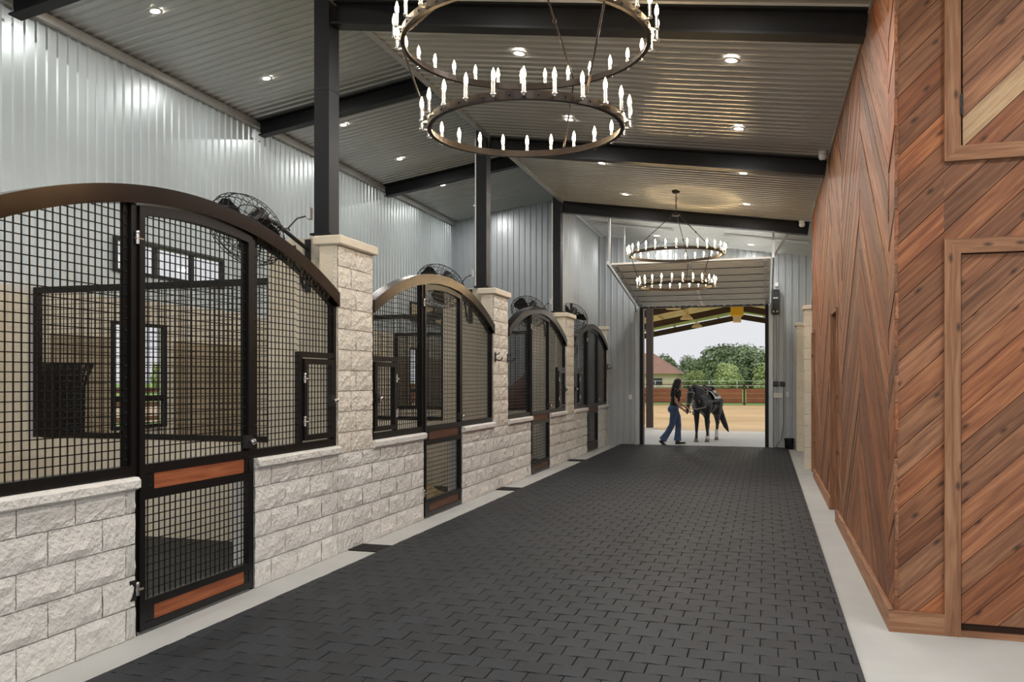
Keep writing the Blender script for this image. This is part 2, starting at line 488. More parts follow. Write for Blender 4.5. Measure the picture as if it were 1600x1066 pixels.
# ---- ceilings
mb = MB(); ribbed(mb, YB, YE, XO, XC, lambda u, v, d: (v, u, ceil_l(v) - d))
mb.build('ceiling', 'liner_ceiling', label='grey ribbed metal ceiling rising above the stalls', cat='ceiling', kind='structure')
mb = MB(); ribbed(mb, YB, YE, XC, XR, lambda u, v, d: (v, u, ceil_r(v) - d))
mb.build('ceiling', 'liner_ceiling', label='grey ribbed metal ceiling sloping over the paved aisle', cat='ceiling', kind='structure')
mb = MB(); mb.box(XO-0.3, XR+0.3, YB, YE+0.3, 6.75, 6.85)
mb.build('roof_deck', 'liner', label='roof deck closing the building above the ceilings', cat='roof', kind='structure')
mb = MB(); mb.beam((XC+0.01, YB, ceil_r(XC)+0.6), (XC+0.01, YE, ceil_r(XC)+0.6), 0.02, 1.2)
mb.build('wall_clerestory', 'liner', label='ribbed strip of wall between the two ceilings', cat='wall', kind='structure')
mb = MB(); mb.box(XO+0.02, XO+0.10, YB, YE, 5.82, 5.92)
mb.build('trim_1', 'liner_ceiling', label='grey eave trim along the top of the outer wall', cat='trim', kind='structure')
mb = MB(); mb.box(XC-0.03, XC+0.05, YB, YE, ceil_r(XC)-0.035, ceil_r(XC)+0.02)
mb.build('trim_2', 'galvanised', label='thin metal edge trim along the high edge of the aisle ceiling', cat='trim', kind='structure')
mb = MB(); mb.box(XW-0.012, XW+0.008, YW, 16.2, ceil_r(XW)-0.04, ceil_r(XW)-0.018)
mb.build('trim_3', 'galvanised', label='thin metal trim where the ceiling meets the cedar wall', cat='trim', kind='structure')
# ---- end wall with the big opening
DX0, DX1, DZ = -2.98, 0.02, 3.48
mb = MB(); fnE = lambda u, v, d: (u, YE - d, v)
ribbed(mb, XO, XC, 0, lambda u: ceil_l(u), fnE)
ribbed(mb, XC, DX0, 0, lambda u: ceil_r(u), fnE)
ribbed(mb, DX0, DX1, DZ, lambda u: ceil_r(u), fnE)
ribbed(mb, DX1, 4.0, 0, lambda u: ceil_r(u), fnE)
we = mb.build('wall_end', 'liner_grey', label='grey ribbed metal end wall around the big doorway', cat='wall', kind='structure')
mb = MB()
for x in (DX0-0.05, DX1-0.03): mb.box(x, x+0.08, YE-0.03, YE+0.25, 0, DZ)
mb.box(DX0-0.05, DX1+0.05, YE-0.0, YE+0.25, DZ-0.02, DZ+0.06)
mb.build('trim_4', 'steel_black', label='black steel jambs lining the big doorway', cat='trim', kind='structure')
mb = MB()
for x in (DX0-0.16, DX1+0.06): mb.box(x, x+0.09, YE-0.06, YE-0.018, 0, DZ)
mb.build('trim_5', 'liner', label='pale metal casing beside the doorway jambs', cat='trim', kind='structure')
# ---- ribbed wall above the last stall
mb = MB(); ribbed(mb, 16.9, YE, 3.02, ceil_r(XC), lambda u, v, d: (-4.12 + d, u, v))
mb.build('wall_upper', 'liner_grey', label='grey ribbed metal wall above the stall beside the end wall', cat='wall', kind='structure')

# ---- split-face block templates
def rough_block(L_, H_, D_, seed, amp=0.020, nx=8, nz=4, mat='block_split'):
    # front face towards +x, length along y, centred on y, base at z=0
    mb = MB(); vs = []; g = 0.0035
    for j in range(nz+1):
        for i in range(nx+1):
            yy = -L_/2+g + (L_-2*g)*i/nx; zz = g + (H_-2*g)*j/nz
            edge = i in (0, nx) or j in (0, nz)
            base = 0.005 + amp*(0.35+0.8*noise.noise(Vector((yy*14+seed*7.3, zz*16, seed*3.1))))
            d = max(base, 0.0)*(0.45 if edge else 1.0)
            if not edge and amp > 0: yy += 0.012*noise.noise(Vector((yy*20, zz*20, seed))); zz += 0.010*noise.noise(Vector((yy*20, zz*20, seed+9)))
            vs.append((d, yy, zz))
    fs = []
    for j in range(nz):
        for i in range(nx):
            a = j*(nx+1)+i; fs.append((a, a+1, a+nx+2, a+nx+1))
    mb.add(vs, fs)
    y0, y1, z0, z1 = -L_/2+g, L_/2-g, g, H_-g
    mb.add([(0,y0,z0),(0,y1,z0),(0,y1,z1),(0,y0,z1),(-D_,y0,z0),(-D_,y1,z0),(-D_,y1,z1),(-D_,y0,z1)],
           [(0,4,5,1),(1,5,6,2),(2,6,7,3),(3,7,4,0)])
    return mb.mesh('block', mat)
BL, BH = 0.406, 0.203
TB = [rough_block(BL, BH, 0.05, k) for k in range(8)]
def lay(y0, y1, z, h, odd, parent, x=XF, templates=TB):
    ph = 3.55 + (0.21 if odd else 0)
    k = math.floor((y0-ph)/BL)
    js = [y0]
    while ph + k*BL < y1:
        q = ph + k*BL
        if q > y0 + 0.06 and q < y1 - 0.06: js.append(q)
        k += 1
    js.append(y1)
    for a, b in zip(js[:-1], js[1:]):
        o = obj('block', random.choice(templates), parent, (x, (a+b)/2, z))
        o.scale = (1, (b-a)/BL, h/BH)
ws = thing('wall_stall_front', (0,0,0), 'low cream split-face block wall along the stall fronts', 'wall', kind='structure')
DOORH = 0.655
CH = [(0.0, 0.2), (0.2, 0.2), (0.4, 0.2), (0.6, 0.2), (0.8, 0.15)]
sills = []
for si, c in enumerate(STALLS):
    y_end = c+HALF if si < 3 else YE
    spans = [(c-HALF-(0.735 if si else 0.9), c-DOORH), (c+DOORH, y_end)]
    for (a, b) in spans:
        for k, (z, h) in enumerate(CH): lay(a, b, z, h, k % 2, ws)
        MB().box(XF-0.20, XF-0.007, a+0.003, b-0.003, 0, 0.95).build('mortar_core', 'mortar', ws)
    for (a, b) in ((c-HALF, c-DOORH), (c+DOORH, min(c+HALF, YE))):
        # sill with a rough sloping face
        mb = MB(); n = 16; prof = [(-0.2, 0.95), (0.025, 0.95), (0.05, 0.965), (0.05, 1.01), (0.03, 1.03), (-0.2, 1.03)]
        vs = []
        for i in range(n+1):
            yy = a + (b-a)*i/n
            for (dx, z) in prof:
                j = 0.006*noise.noise(Vector((yy*7, z*30, si))) if dx > 0 else 0
                vs.append((XF+dx+j, yy, z + (j if z < 1.02 and dx > 0 else 0)))
        m_ = len(prof); fs = [tuple(range(m_)), tuple(range(n*m_, n*m_+m_))[::-1]]
        for i in range(n):
            for q in range(m_):
                q2 = (q+1) % m_; fs.append((i*m_+q, (i+1)*m_+q, (i+1)*m_+q2, i*m_+q2))
        mb.add(vs, fs); mb.build('sill', 'block_split', ws)
# piers above the low wall
TP = [rough_block(0.36, BH, 0.05, 20+k, mat='block_pier_warm_lit') for k in range(5)]
def pier(y0, y1, label, ztop=2.93):
    t = thing('pillar', (XF, (y0+y1)/2, 0.95), label, 'pillar', 'block pillars between the stalls', 'structure')
    MB().box(-0.19, -0.006, y0-(y0+y1)/2+0.004, y1-(y0+y1)/2-0.004, 0.0, ztop-0.95).build('pier_core', 'block_smooth', t)
    z = 0.95; k = 0; wd = y1-y0
    while z < ztop - 0.02:
        h = min(0.198, ztop-z)
        sp = [0.0, 0.5, 1.0] if k % 2 else [0.0, 0.36, 1.0]
        if wd < 0.4: sp = [0.0, 1.0]
        for a, b in zip(sp[:-1], sp[1:]):
            o = obj('block', random.choice(TP), t, (0, -wd/2 + wd*(a+b)/2, z-0.95)); o.scale = (1, wd*(b-a)/0.36, h/BH)
        z += 0.198; k += 1
    MB().bbox(-0.24, 0.05, -wd/2-0.03, wd/2+0.03, ztop-0.95, ztop-0.95+0.09, 0.012).build('cap_stone', 'block_smooth', t)
    return t
PY = [(STALLS[i]+HALF, STALLS[i]+HALF+0.735) for i in range(3)]
plab = ['beige block pillar beside the first fan, at the feed door of the widest mesh front', 'beige block pillar between the second and third arched stall fronts', 'beige block pillar between the third arched front and the front by the end wall']
for (a, b), l in zip(PY, plab): pier(a, b, l)
pier(STALLS[3]+HALF-0.16+0.02, YE, 'narrow beige block pillar tight against the end wall')
pier(STALLS[0]-HALF-0.735, STALLS[0]-HALF, 'beige block pillar at the lobby end of the widest mesh front')

# ---- partitions between stalls: blocks, column and mesh grille
WIRE = 0.0065; PITCH = 0.054
def wire_panel(s0, s1, z0, ztop, zbot=None, swap=False, pitch=PITCH, wire=WIRE):
    # wires in the (s, z) plane; ztop a number or function; returns MB with x = 0 plane (swap: y = 0 plane)
    mb = MB(); f1 = ztop if callable(ztop) else (lambda s: ztop)
    P = (lambda s, x, z: (s, x, z)) if swap else (lambda s, x, z: (x, s, z))
    def bar(a, b, va):
        h = wire/2
        if va:
            s, za, zb = a[0], a[1], b[1]
            vs = [P(s-h,-h,za),P(s+h,-h,za),P(s+h,h,za),P(s-h,h,za),P(s-h,-h,zb),P(s+h,-h,zb),P(s+h,h,zb),P(s-h,h,zb)]
        else:
            z, sa, sb = a[1], a[0], b[0]
            vs = [P(sa,-h,z-h),P(sa,h,z-h),P(sa,h,z+h),P(sa,-h,z+h),P(sb,-h,z-h),P(sb,h,z-h),P(sb,h,z+h),P(sb,-h,z+h)]
        mb.add(vs, [(0,1,5,4),(1,2,6,5),(2,3,7,6),(3,0,4,7)])
    n = max(1, round((s1-s0)/pitch))
    for i in range(1, n):
        s = s0 + (s1-s0)*i/n; bar((s, z0), (s, f1(s)), True)
    zt = max(f1(s0), f1(s1), f1((s0+s1)/2))
    z = z0 + pitch
    while z < zt - 0.01:
        # clip to where the top is above z
        N_ = 60; ok = [s0+(s1-s0)*i/N_ for i in range(N_+1) if f1(s0+(s1-s0)*i/N_) >= z]
        if len(ok) > 1: bar((ok[0], z), (ok[-1], z), False)
        z += pitch
    return mb
SM = [rough_block(BL, BH, 0.02, 50+k, amp=0.0, nx=1, nz=1, mat='block_smooth') for k in range(2)]
names = ['between the first and second stalls', 'between the second and third stalls', 'between the third and last stalls']
for i in range(3):
    yc = PY[i][0] + 0.30
    pt = thing('wall_partition', (0, yc, 0), 'cream block partition wall ' + names[i], 'wall', kind='structure')
    th = 0.09
    MB().box(XO+0.03, XF-0.19, -th, th, 0, 1.0).build('block_core', 'mortar', pt)
    MB().box(-4.75, XF-0.19, -th, th, 1.0, 3.05).build('block_core', 'mortar', pt)
    MB().box(XO+0.03, -7.80, -th, th, 1.0, 2.72).build('block_core', 'mortar', pt)
    for k in range(15):
        z = k*BH; x1 = XF-0.195; spans = [(XO+0.03, x1)] if k < 5 else [(-4.75, x1)] + ([(XO+0.03, -7.80)] if k < 13 else [])
        for (a, b) in spans:
            xs = [a] + [q for q in [a - (0.2 if k % 2 else 0) + BL*j for j in range(1, 14)] if a+0.08 < q < b-0.08] + [b]
            for p, q in zip(xs[:-1], xs[1:]):
                o = obj('block', SM[0], pt, ((p+q)/2, -th, z)); o.rotation_euler = (0, 0, -math.pi/2)
                o.scale = (1, (q-p)/BL, min(BH, 3.05-z)/BH)
    gr = thing('partition_grille', (0, yc, 1.0), 'black wire mesh grille on the partition ' + names[i], 'grille', 'partition grilles')
    fr = MB(); x0, x1 = -7.78, -4.76
    fr.box(x0, x0+0.07, -0.03, 0.03, 0.02, 1.68); fr.box(x1-0.05, x1, -0.03, 0.03, 0.02, 1.68)
    fr.box(x0+0.07, x1-0.05, -0.03, 0.03, 0.02, 0.08); fr.box(x0+0.07, x1-0.05, -0.03, 0.03, 1.61, 1.68)
    fr.build('grille_frame', 'frame_black', gr)
    o = wire_panel(x0+0.07, x1-0.05, 0.08, 1.61, swap=True).build('wire_mesh', 'frame_black', gr, kind='stuff')
# stall floors: dark mats
for i, c in enumerate(STALLS):
    y0, y1 = c-HALF-0.35, min(c+HALF+0.2, YE)
    MB().box(XO+0.06, XF-0.24, y0+0.02, y1-0.02, 0.0, 0.02).build('floor_stall', 'stall_mat', label='dark rubber matting on the floor of the stall ' + ('with the first fan', 'with the second fan', 'with the third fan', 'beside the end wall')[i], cat='mat', kind='structure')
def mound(name, cx, cy, rx, ry, h, label, seed):
    mb = MB(); n, m_ = 28, 8; vs = [(0, 0, h)]; fs = []
    for j in range(1, m_+1):
        for k in range(n):
            a = 2*math.pi*k/n; t = j/m_
            rr = 1 + 0.18*noise.noise(Vector((math.cos(a)*2, math.sin(a)*2, seed)))
            z = h*(math.cos(t*math.pi)+1)/2 + 0.03*noise.noise(Vector((math.cos(a)*t*6, math.sin(a)*t*6, seed+5)))*(1-t)
            vs.append((rx*rr*t*math.cos(a), ry*rr*t*math.sin(a), z))
    for k in range(n): fs.append((0, 1+k, 1+(k+1) % n))
    for j in range(m_-1):
        for k in range(n):
            a = 1+j*n; fs.append((a+k, a+n+k, a+n+(k+1) % n, a+(k+1) % n))
    mb.add(vs, fs, True)
    return mb.build(name, 'shavings', None, (cx, cy, 0.02), label=label, cat='bedding', kind='stuff')
mound('hay_heap', -7.45, 5.6, 0.55, 1.3, 0.62, 'heap of pale hay against the outer wall of the first stall', 1)
mound('bedding_heap', -5.0, 10.9, 0.7, 0.8, 0.5, 'heap of tan wood shavings inside the second stall', 2)

# ---- cedar walls
wc = thing('wall_cedar_front', (0,0,0), 'diagonal cedar board wall facing the lobby', 'wall', kind='structure')
MB().box(XW+0.03, XR, YW+0.035, YW+0.3, 0, ceil_r(XW)+0.1).build('backing', 'cedar_gap', wc)
O_, U_, V_ = (0, YW+0.012, 0), (1,0,0), (0,0,1)
TX0, TX1, TW = 1.105, 3.0, 0.095       # casing outer left edge, right side, casing width
HZ0, DZT = 3.06, 2.56                  # hatch casing bottom, door casing top
def rect(x0, x1, z0, z1): return [(x0,z0),(x1,z0),(x1,z1),(x0,z1)]
A45 = math.radians(44)
fb = lambda poly, ph=0.0: diag_boards(poly, A45, 0.139, 0.004, O_, U_, V_, 0.02, 'cedar', wc, ph)
fb(rect(XW+0.0125, TX0, 0.14, 5.0)); fb(rect(TX0, TX1, DZT, HZ0)); fb(rect(TX1, XR, 0.14, 4.6))
# casing of the door and of the hatch above
def casing(x0, x1, z0, z1, w_, sides, parent, front, nm='casing'):
    for sd in sides:
        if sd == 'L': q = [(x0,z0),(x0+w_,z0+(w_ if 'B' in sides else 0)),(x0+w_,z1-(w_ if 'T' in sides else 0)),(x0,z1)]; a = math.pi/2
        if sd == 'R': q = [(x1-w_,z0+(w_ if 'B' in sides else 0)),(x1,z0),(x1,z1),(x1-w_,z1-(w_ if 'T' in sides else 0))]; a = math.pi/2
        if sd == 'T': q = [(x0+w_,z1-w_),(x1-w_,z1-w_),(x1,z1),(x0,z1)]; a = 0
        if sd == 'B': q = [(x0,z0),(x1,z0),(x1-w_,z0+w_),(x0+w_,z0+w_)]; a = 0
        plank(nm, q, a, O_, U_, V_, 0.05, 'cedar_trim', parent, front)
dr = thing('door_1', (0,0,0), 'cedar door of diagonal boards with a knotty wooden casing', 'door', kind='structure')
casing(TX0, TX1, 0.0, DZT, TW, 'LTR', dr, 0.025)
diag_boards(rect(TX0+TW+0.008, TX1-TW-0.008, 0.085, DZT-TW-0.008), A45, 0.139, 0.004, O_, U_, V_, 0.03, 'cedar', dr, 0.05)
stick('threshold', TX0+TW, TX1-TW, YW-0.006, YW+0.05, 0.0, 0.035, 'cedar_trim', dr)
MB().box(TX0+TW, TX1-TW, YW+0.03, YW+0.04, 0.0, DZT-TW).build('door_core', 'cedar_gap', dr)
ht = thing('hatch', (0,0,0), 'square cedar loft hatch with one pale grey board, above the cedar door', 'hatch', kind='structure')
casing(TX0, TX1, HZ0, 4.75, TW, 'LB', ht, 0.025)
diag_boards(rect(TX0+TW+0.015, TX1-0.02, HZ0+TW+0.006, 4.7), A45, 0.139, 0.004, O_, U_, V_, 0.02, 'cedar', ht, 0.03,
            pick=lambda k: 'cedar_pale' if k in (10,) else 'cedar')
MB().box(TX0+TW, TX1, YW+0.03, YW+0.04, HZ0+TW, 4.7).build('hatch_core', 'cedar_gap', ht)
for z in (3.35, 4.15): MB().box(TX0+TW-0.004, TX0+TW+0.012, YW-0.022, YW+0.01, z, z+0.13).build('hinge', 'black_plastic', ht)
# wall along the aisle, chevron boards; u = -Y
ww = thing('wall_right', (0,0,0), 'cedar wall of chevron boards along the aisle with two door recesses', 'wall', kind='structure')
O2, U2, V2 = (XW+0.012, 0, 0), (0,-1,0), (0,0,1)
RE = [(10.45, 11.40, 2.5), (15.15, 16.0, 2.5)]
seams = [YW, 6.28, 8.13, 9.98, 10.45, 11.40, 11.83, 13.68, 15.15, 16.0, 16.2]
zt = ceil_r(XW)
for i in range(len(seams)-1):
    a, b = seams[i], seams[i+1]
    mid = (a+b)/2
    ph = math.floor((mid-6.28)/1.85)
    up = (ph % 2 == 0)      # rises with Y
    ang = math.radians(-40 if up else 40)     # u = -Y
    z0 = 0.0
    for (r0, r1, rz) in RE:
        if a >= r0-1e-6 and b <= r1+1e-6: z0 = rz
    diag_boards(rect(-b+0.001, -a-0.001, z0, zt), ang, 0.139, 0.004, O2, U2, V2, 0.02, 'cedar', ww, 0.0, 0.004)
mb = MB()
for (a, b, z0) in ((YW+0.03, 10.45, 0), (10.45, 11.40, 2.5), (11.40, 15.15, 0), (15.15, 16.0, 2.5), (16.0, 16.2, 0)):
    mb.box(XW+0.03, XW+0.22, a, b, z0, zt+0.1)
mb.build('backing', 'cedar_gap', ww)
for j, (r0, r1, rz) in enumerate(RE):
    dn = thing('door_%d' % (j+2), (XW, (r0+r1)/2, 0), ('recessed cedar door in the middle of the chevron wall', 'recessed cedar door next to the cream block pillar')[j], 'door', kind='structure')
    h = (r1-r0)/2
    for (ya, yb) in ((-h, -h+0.025), (h-0.025, h)): stick('jamb', -0.012, 0.25, ya, yb, 0, rz, 'cedar_trim', dn)
    stick('jamb', 0.0, 0.25, -h+0.025, h-0.025, rz-0.025, rz, 'cedar_trim', dn)
    nb = 7; wv = (2*h-0.05)/nb
    for k in range(nb): stick('plank', 0.16, 0.2, -h+0.025+k*wv+0.002, -h+0.025+(k+1)*wv-0.002, 0.01, rz-0.03, 'cedar', dn)
    MB().box(0.10, 0.16, h-0.12, h-0.09, 1.0, 1.04).build('handle', 'steel_black', dn)
# baseboards
def baseboard(y0, y1, nm):
    return stick(nm, XW-0.025, XW+0.01, y0, y1, 0, 0.14, 'cedar_trim', kind='structure')
tag(baseboard(YW-0.012, 10.45, 'baseboard_right'), 'cedar baseboard from the corner to the first door recess', 'baseboard')
tag(baseboard(11.40, 15.15, 'baseboard_right'), 'cedar baseboard between the two door recesses', 'baseboard')
tag(stick('baseboard_front', XW-0.025, TX0, YW-0.013, YW+0.01, 0, 0.14, 'cedar_trim', kind='structure'), 'short cedar baseboard between the wall corner and the door casing', 'baseboard')
# beyond the cedar wall: block pillars and a plain rear wall
def right_pier(y0, y1, label, zt_):
    t = thing('pillar', (0.69, (y0+y1)/2, 0), label, 'pillar', kind='structure')
    h = (y1-y0)/2
    MB().box(0.02, 0.8, -h+0.01, h-0.01, 0, zt_).build('pier_core', 'mortar', t)
    k = 0; z = 0
    while z < zt_-0.02:
        hh = min(BH, zt_-z)
        MB().bbox(0.0, 0.4 if k % 2 else 0.3, -h, h, z+0.003, z+hh-0.003, 0.004).build('block', 'block_smooth', t)
        MB().bbox(0.405 if k % 2 else 0.305, 0.81, -h, h, z+0.003, z+hh-0.003, 0.004).build('block', 'block_smooth', t)
        z += BH; k += 1
    MB().bbox(-0.03, 0.84, -h-0.03, h+0.03, zt_, zt_+0.08, 0.01).build('cap_stone', 'block_smooth', t)
right_pier(16.35, 16.75, 'cream block pillar at the end of the cedar wall', 2.95)
right_pier(20.45, 20.85, 'cream block pillar near the switch boxes on the end wall', 2.90)
MB().box(1.55, 1.75, 16.75, YE, 0, ceil_r(1.6)).build('wall_right_rear', 'block_smooth', label='cream wall set back behind the two block pillars', cat='wall', kind='structure')

# ---- steel frames
FR = [2.55, 7.32, 12.08, 16.85]
flab = ['over the open lobby bay', 'above the first block pillar', 'above the second block pillar', 'nearest the end wall']
def ibeam(mb, p, q, wd, dp, tf=0.02, tw=0.015):
    p = Vector(p); q = Vector(q); d = (q-p).normalized(); up = Vector((0,1,0)).cross(d)
    if up.z < 0: up = -up
    mb.beam(p+up*(-tf/2), q+up*(-tf/2), wd, tf, up); mb.beam(p-up*(dp-tf/2), q-up*(dp-tf/2), wd, tf, up)
    mb.beam(p-up*(dp/2), q-up*(dp/2), tw, dp-2*tf, up)
for i, fy in enumerate(FR):
    mb = MB(); ibeam(mb, (XO+0.08, fy, ceil_l(XO+0.08)-0.02), (XC-0.10, fy, ceil_l(XC-0.10)-0.02), 0.17, 0.25)
    mb.build('roof_beam', 'steel_black', label='black steel rafter over the stalls, ' + flab[i], cat='beam', group='black rafters over the stalls')
    mb = MB(); ibeam(mb, (XC+0.02, fy, ceil_r(XC+0.02)-0.02), (XW+0.0 if fy > YW else XR, fy, ceil_r(XW if fy > YW else XR)-0.02), 0.17, 0.23)
    mb.build('roof_beam', 'steel_black', label='black steel rafter over the aisle, ' + flab[i], cat='beam', group='black rafters over the aisle')
for i, fy in enumerate(FR):
    t = thing('steel_post', (-4.105, fy, 0.0), 'square black steel post, ' + flab[i], 'post', 'black steel posts', 'structure')
    MB().box(-0.08, 0.08, -0.10, 0.10, 3.05, ceil_l(-4.1)-0.03).build('shaft', 'steel_black', t)
    MB().box(-0.11, 0.11, -0.13, 0.13, 3.05, 3.07).build('base_plate', 'steel_black', t)
    MB().box(-0.083, 0.083, -0.103, 0.103, 4.46, 4.475).build('weld_seam', 'frame_black', t)
    if i > 1: MB().tube([(-0.095, -0.09, 3.07), (-0.095, -0.09, 5.3)], 0.011, 6).build('conduit', 'white_plastic', t)

# ================================================================== STALL FRONTS
RISE = 0.48; ZS = 2.47
RO = (HALF**2 + RISE**2)/(2*RISE); ZC = ZS + RISE - RO; RI = RO - 0.115
def z_out(s): return ZC + math.sqrt(max(RO*RO - s*s, 0))
def z_in(s): return ZC + math.sqrt(max(RI*RI - s*s, 0))
def arc_band(mb, s0, s1, zf0, zf1, x0, x1, n=40):
    vs = []; fs = []
    for i in range(n+1):
        s = s0 + (s1-s0)*i/n
        vs += [(x0,s,zf0(s)),(x1,s,zf0(s)),(x1,s,zf1(s)),(x0,s,zf1(s))]
    for i in range(n):
        for k in range(4):
            k2 = (k+1) % 4; fs.append((i*4+k, i*4+k2, i*4+4+k2, i*4+4+k))
    fs += [(3,2,1,0), (n*4, n*4+1, n*4+2, n*4+3)]
    mb.add(vs, fs)
def latch(parent, s, z, x=0.035):
    o = MB().box(x-0.012, x+0.03, s-0.045, s+0.03, z-0.05, z+0.05).build('latch', 'black_plastic', parent)
    M = Matrix.Translation((x+0.03, s, z)) @ Matrix.Rotation(math.pi/2, 4, 'Y')
    return MB().lathe([(0.0,0.045),(0.018,0.043),(0.026,0.03),(0.022,0.012),(0.012,0.0)], 12, M), o
def hinge(parent, s, z, x=0.035):
    mb = MB(); mb.tube([(x+0.012, s, z-0.035), (x+0.012, s, z+0.035)], 0.013, 8); mb.tube([(x+0.012, s-0.02, z), (x+0.012, s+0.05, z)], 0.009, 8)
    mb.ball((x+0.012, s, z+0.04), 0.016, 8, 6)
    return mb.build('hinge', 'chrome', parent)
def stall_front(i, c):
    side = 1 if i % 2 == 0 else -1
    lab = ['black mesh stall front under a wide arch, hay heap behind it', 'arched black mesh stall front with a feed door at the pillar by the first fan',
           'arched black mesh stall front between the second and third block pillars', 'arched black mesh stall front beside the end wall'][i]
    t = thing('stall_front', (XF-0.04, c, 0), lab, 'stall front', 'arched stall fronts')
    e1 = HALF - 0.0 if i < 3 else HALF-0.14
    lim = (-HALF, e1)
    mb = MB(); arc_band(mb, lim[0], lim[1], z_in, z_out, -0.05, 0.07)
    mb.build('arch', 'arch_bronze', t)
    D = 0.62; M_ = 0.05
    for s0 in (-HALF, e1-0.05):
        MB().box(-0.03, 0.03, s0, s0+0.05, 1.03, z_in(s0+0.025)).build('frame_post', 'frame_black', t)
    for s0 in (-D-0.01-M_, D+0.01):
        MB().box(-0.03, 0.035, s0, s0+M_, 0.0, z_in(s0+M_/2)).build('frame_post', 'frame_black', t)
    for (a, b) in ((-HALF+0.05, -D-0.01-M_), (D+0.01+M_, e1-0.05)):
        MB().box(-0.03, 0.035, a, b, 1.03, 1.10).build('bottom_rail', 'frame_black', t)
        # perforated angle strips with bolt heads at the door side and the pillar side
        for sx in (a+0.02 if a > 0 else a+0.005, b-0.045 if a < 0 else b-0.045):
            mb = MB(); mb.box(-0.012, 0.012, sx, sx+0.04, 1.10, z_in(sx+0.02)); z = 1.14
            while z < z_in(sx+0.02)-0.03:
                mb.ball((0.014, sx+0.02, z), 0.008, 6, 4); z += 0.075
            mb.build('edge_strip', 'frame_black', t)
    # feed door pocket
    fw, fh = 0.60, 0.80
    if side > 0: f0, f1 = e1-0.05-fw, e1-0.05
    else: f0, f1 = -HALF+0.05, -HALF+0.05+fw
    panels = [(-HALF+0.05, -D-0.01-M_), (D+0.01+M_, e1-0.05)]
    for (a, b) in panels:
        if a <= f0 and b >= f1:
            # mesh beside and above the feed door
            o1 = (a, f0) if side > 0 else (f1, b)
            m1 = wire_panel(o1[0], o1[1], 1.10, z_in)
            m2 = wire_panel(f0, f1, 1.10+fh, z_in); m1.add(m2.v, m2.f)
            m1.build('wire_mesh', 'frame_black', t, kind='stuff')
        else:
            wire_panel(a, b, 1.10, z_in).build('wire_mesh', 'frame_black', t, kind='stuff')
    fr = MB()
    sj = f0 if side > 0 else f1-0.05
    fr.box(-0.02, 0.03, sj, sj+0.05, 1.10, 1.10+fh); fr.box(-0.02, 0.03, f0+(0.05 if side > 0 else 0), f1-(0 if side > 0 else 0.05), 1.10+fh-0.05, 1.10+fh)
    fr.build('feed_door_frame', 'frame_black', t)
    g0, g1 = (f0+0.06, f1-0.01) if side > 0 else (f0+0.01, f1-0.06)
    fd = MB(); zb, zt_ = 1.115, 1.10+fh-0.06
    fd.box(0.0, 0.045, g0, g0+0.05, zb, zt_); fd.box(0.0, 0.045, g1-0.05, g1, zb, zt_)
    fd.box(0.0, 0.045, g0+0.05, g1-0.05, zb, zb+0.05); fd.box(0.0, 0.045, g0+0.05, g1-0.05, zt_-0.05, zt_)
    fdo = fd.build('feed_door', 'frame_black', t)
    wire_panel(g0+0.05, g1-0.05, zb+0.05, zt_-0.05).build('wire_mesh', 'frame_black', fdo, (0.02, 0, 0), kind='stuff')
    hs = g0 if side > 0 else g1
    for z in (1.28, 1.66): hinge(fdo, hs, z)
    ls = g1-0.05 if side > 0 else g0+0.05
    kb, lo = latch(fdo, ls, 1.46); kb.build('latch_knob', 'chrome', fdo)
    # door
    dm = MB(); st = 0.05
    for s0 in (-D, D-st): arc_band(dm, s0, s0+st, lambda s: 0.02, lambda s: z_in(s)-0.012, 0.0, 0.05, 2)
    arc_band(dm, -D+st, D-st, lambda s: z_in(s)-0.075, lambda s: z_in(s)-0.012, 0.0, 0.05, 16)
    for (z0, z1) in ((1.04, 1.10), (0.87, 0.93), (0.17, 0.22), (0.02, 0.07)): dm.box(0.0, 0.05, -D+st, D-st, z0, z1)
    dr_ = dm.build('door', 'frame_black', t)
    wd = 'stained' if i == 0 else 'stained_dark'
    for (z0, z1) in ((0.932, 1.038), (0.072, 0.168)):
        # board with notched ends
        a, b, r = -D+st+0.075, D-st-0.04, 0.02
        pl = [(a+r,z0),(b-r,z0),(b-r*0.3,z0+r),(b,z0+r*1.6),(b,z1-r*1.6),(b-r*0.3,z1-r),(b-r,z1),(a+r,z1),(a+r*0.3,z1-r),(a,z1-r*1.6),(a,z0+r*1.6),(a+r*0.3,z0+r)]
        bo = plank('board', pl, 0.0, (0.042, 0, 0), (0,1,0), (0,0,1), 0.034, wd, dr_)
        # grain along the board
        for (sa, sb) in ((-D+st, a+0.012), (b-0.012, D-st)):
            mb = MB(); mb.box(0.0, 0.046, sa, sb, z0, z1)
            for zz in (z0+0.025, z1-0.025): mb.ball((0.047, (sa+sb)/2, zz), 0.007, 6, 4)
            mb.build('board_bracket', 'frame_black', dr_)
    wire_panel(-D+st, D-st, 1.10, lambda s: z_in(s)-0.07).build('wire_mesh', 'frame_black', dr_, (0.02, 0, 0), kind='stuff')
    wire_panel(-D+st, D-st, 0.22, 0.87).build('wire_mesh', 'frame_black', dr_, (0.02, 0, 0), kind='stuff')
    for s0 in (-D+st, D-st-0.035):
        mb = MB(); mb.box(0.004, 0.02, s0, s0+0.035, 1.10, z_in(s0)-0.07); z = 1.14
        while z < z_in(s0)-0.1: mb.ball((0.022, s0+0.017, z), 0.008, 6, 4); z += 0.075
        mb.build('edge_strip', 'frame_black', dr_)
    for z in (0.30, 2.56): hinge(dr_, -D-0.02, z)
    MB().box(0.03, 0.05, -D-0.09, -D-0.03, 0.24, 0.37).build('hinge_plate', 'black_plastic', dr_)
    kb, lo = latch(dr_, D-0.05, 1.17); kb.build('latch_knob', 'chrome', dr_)
    return t
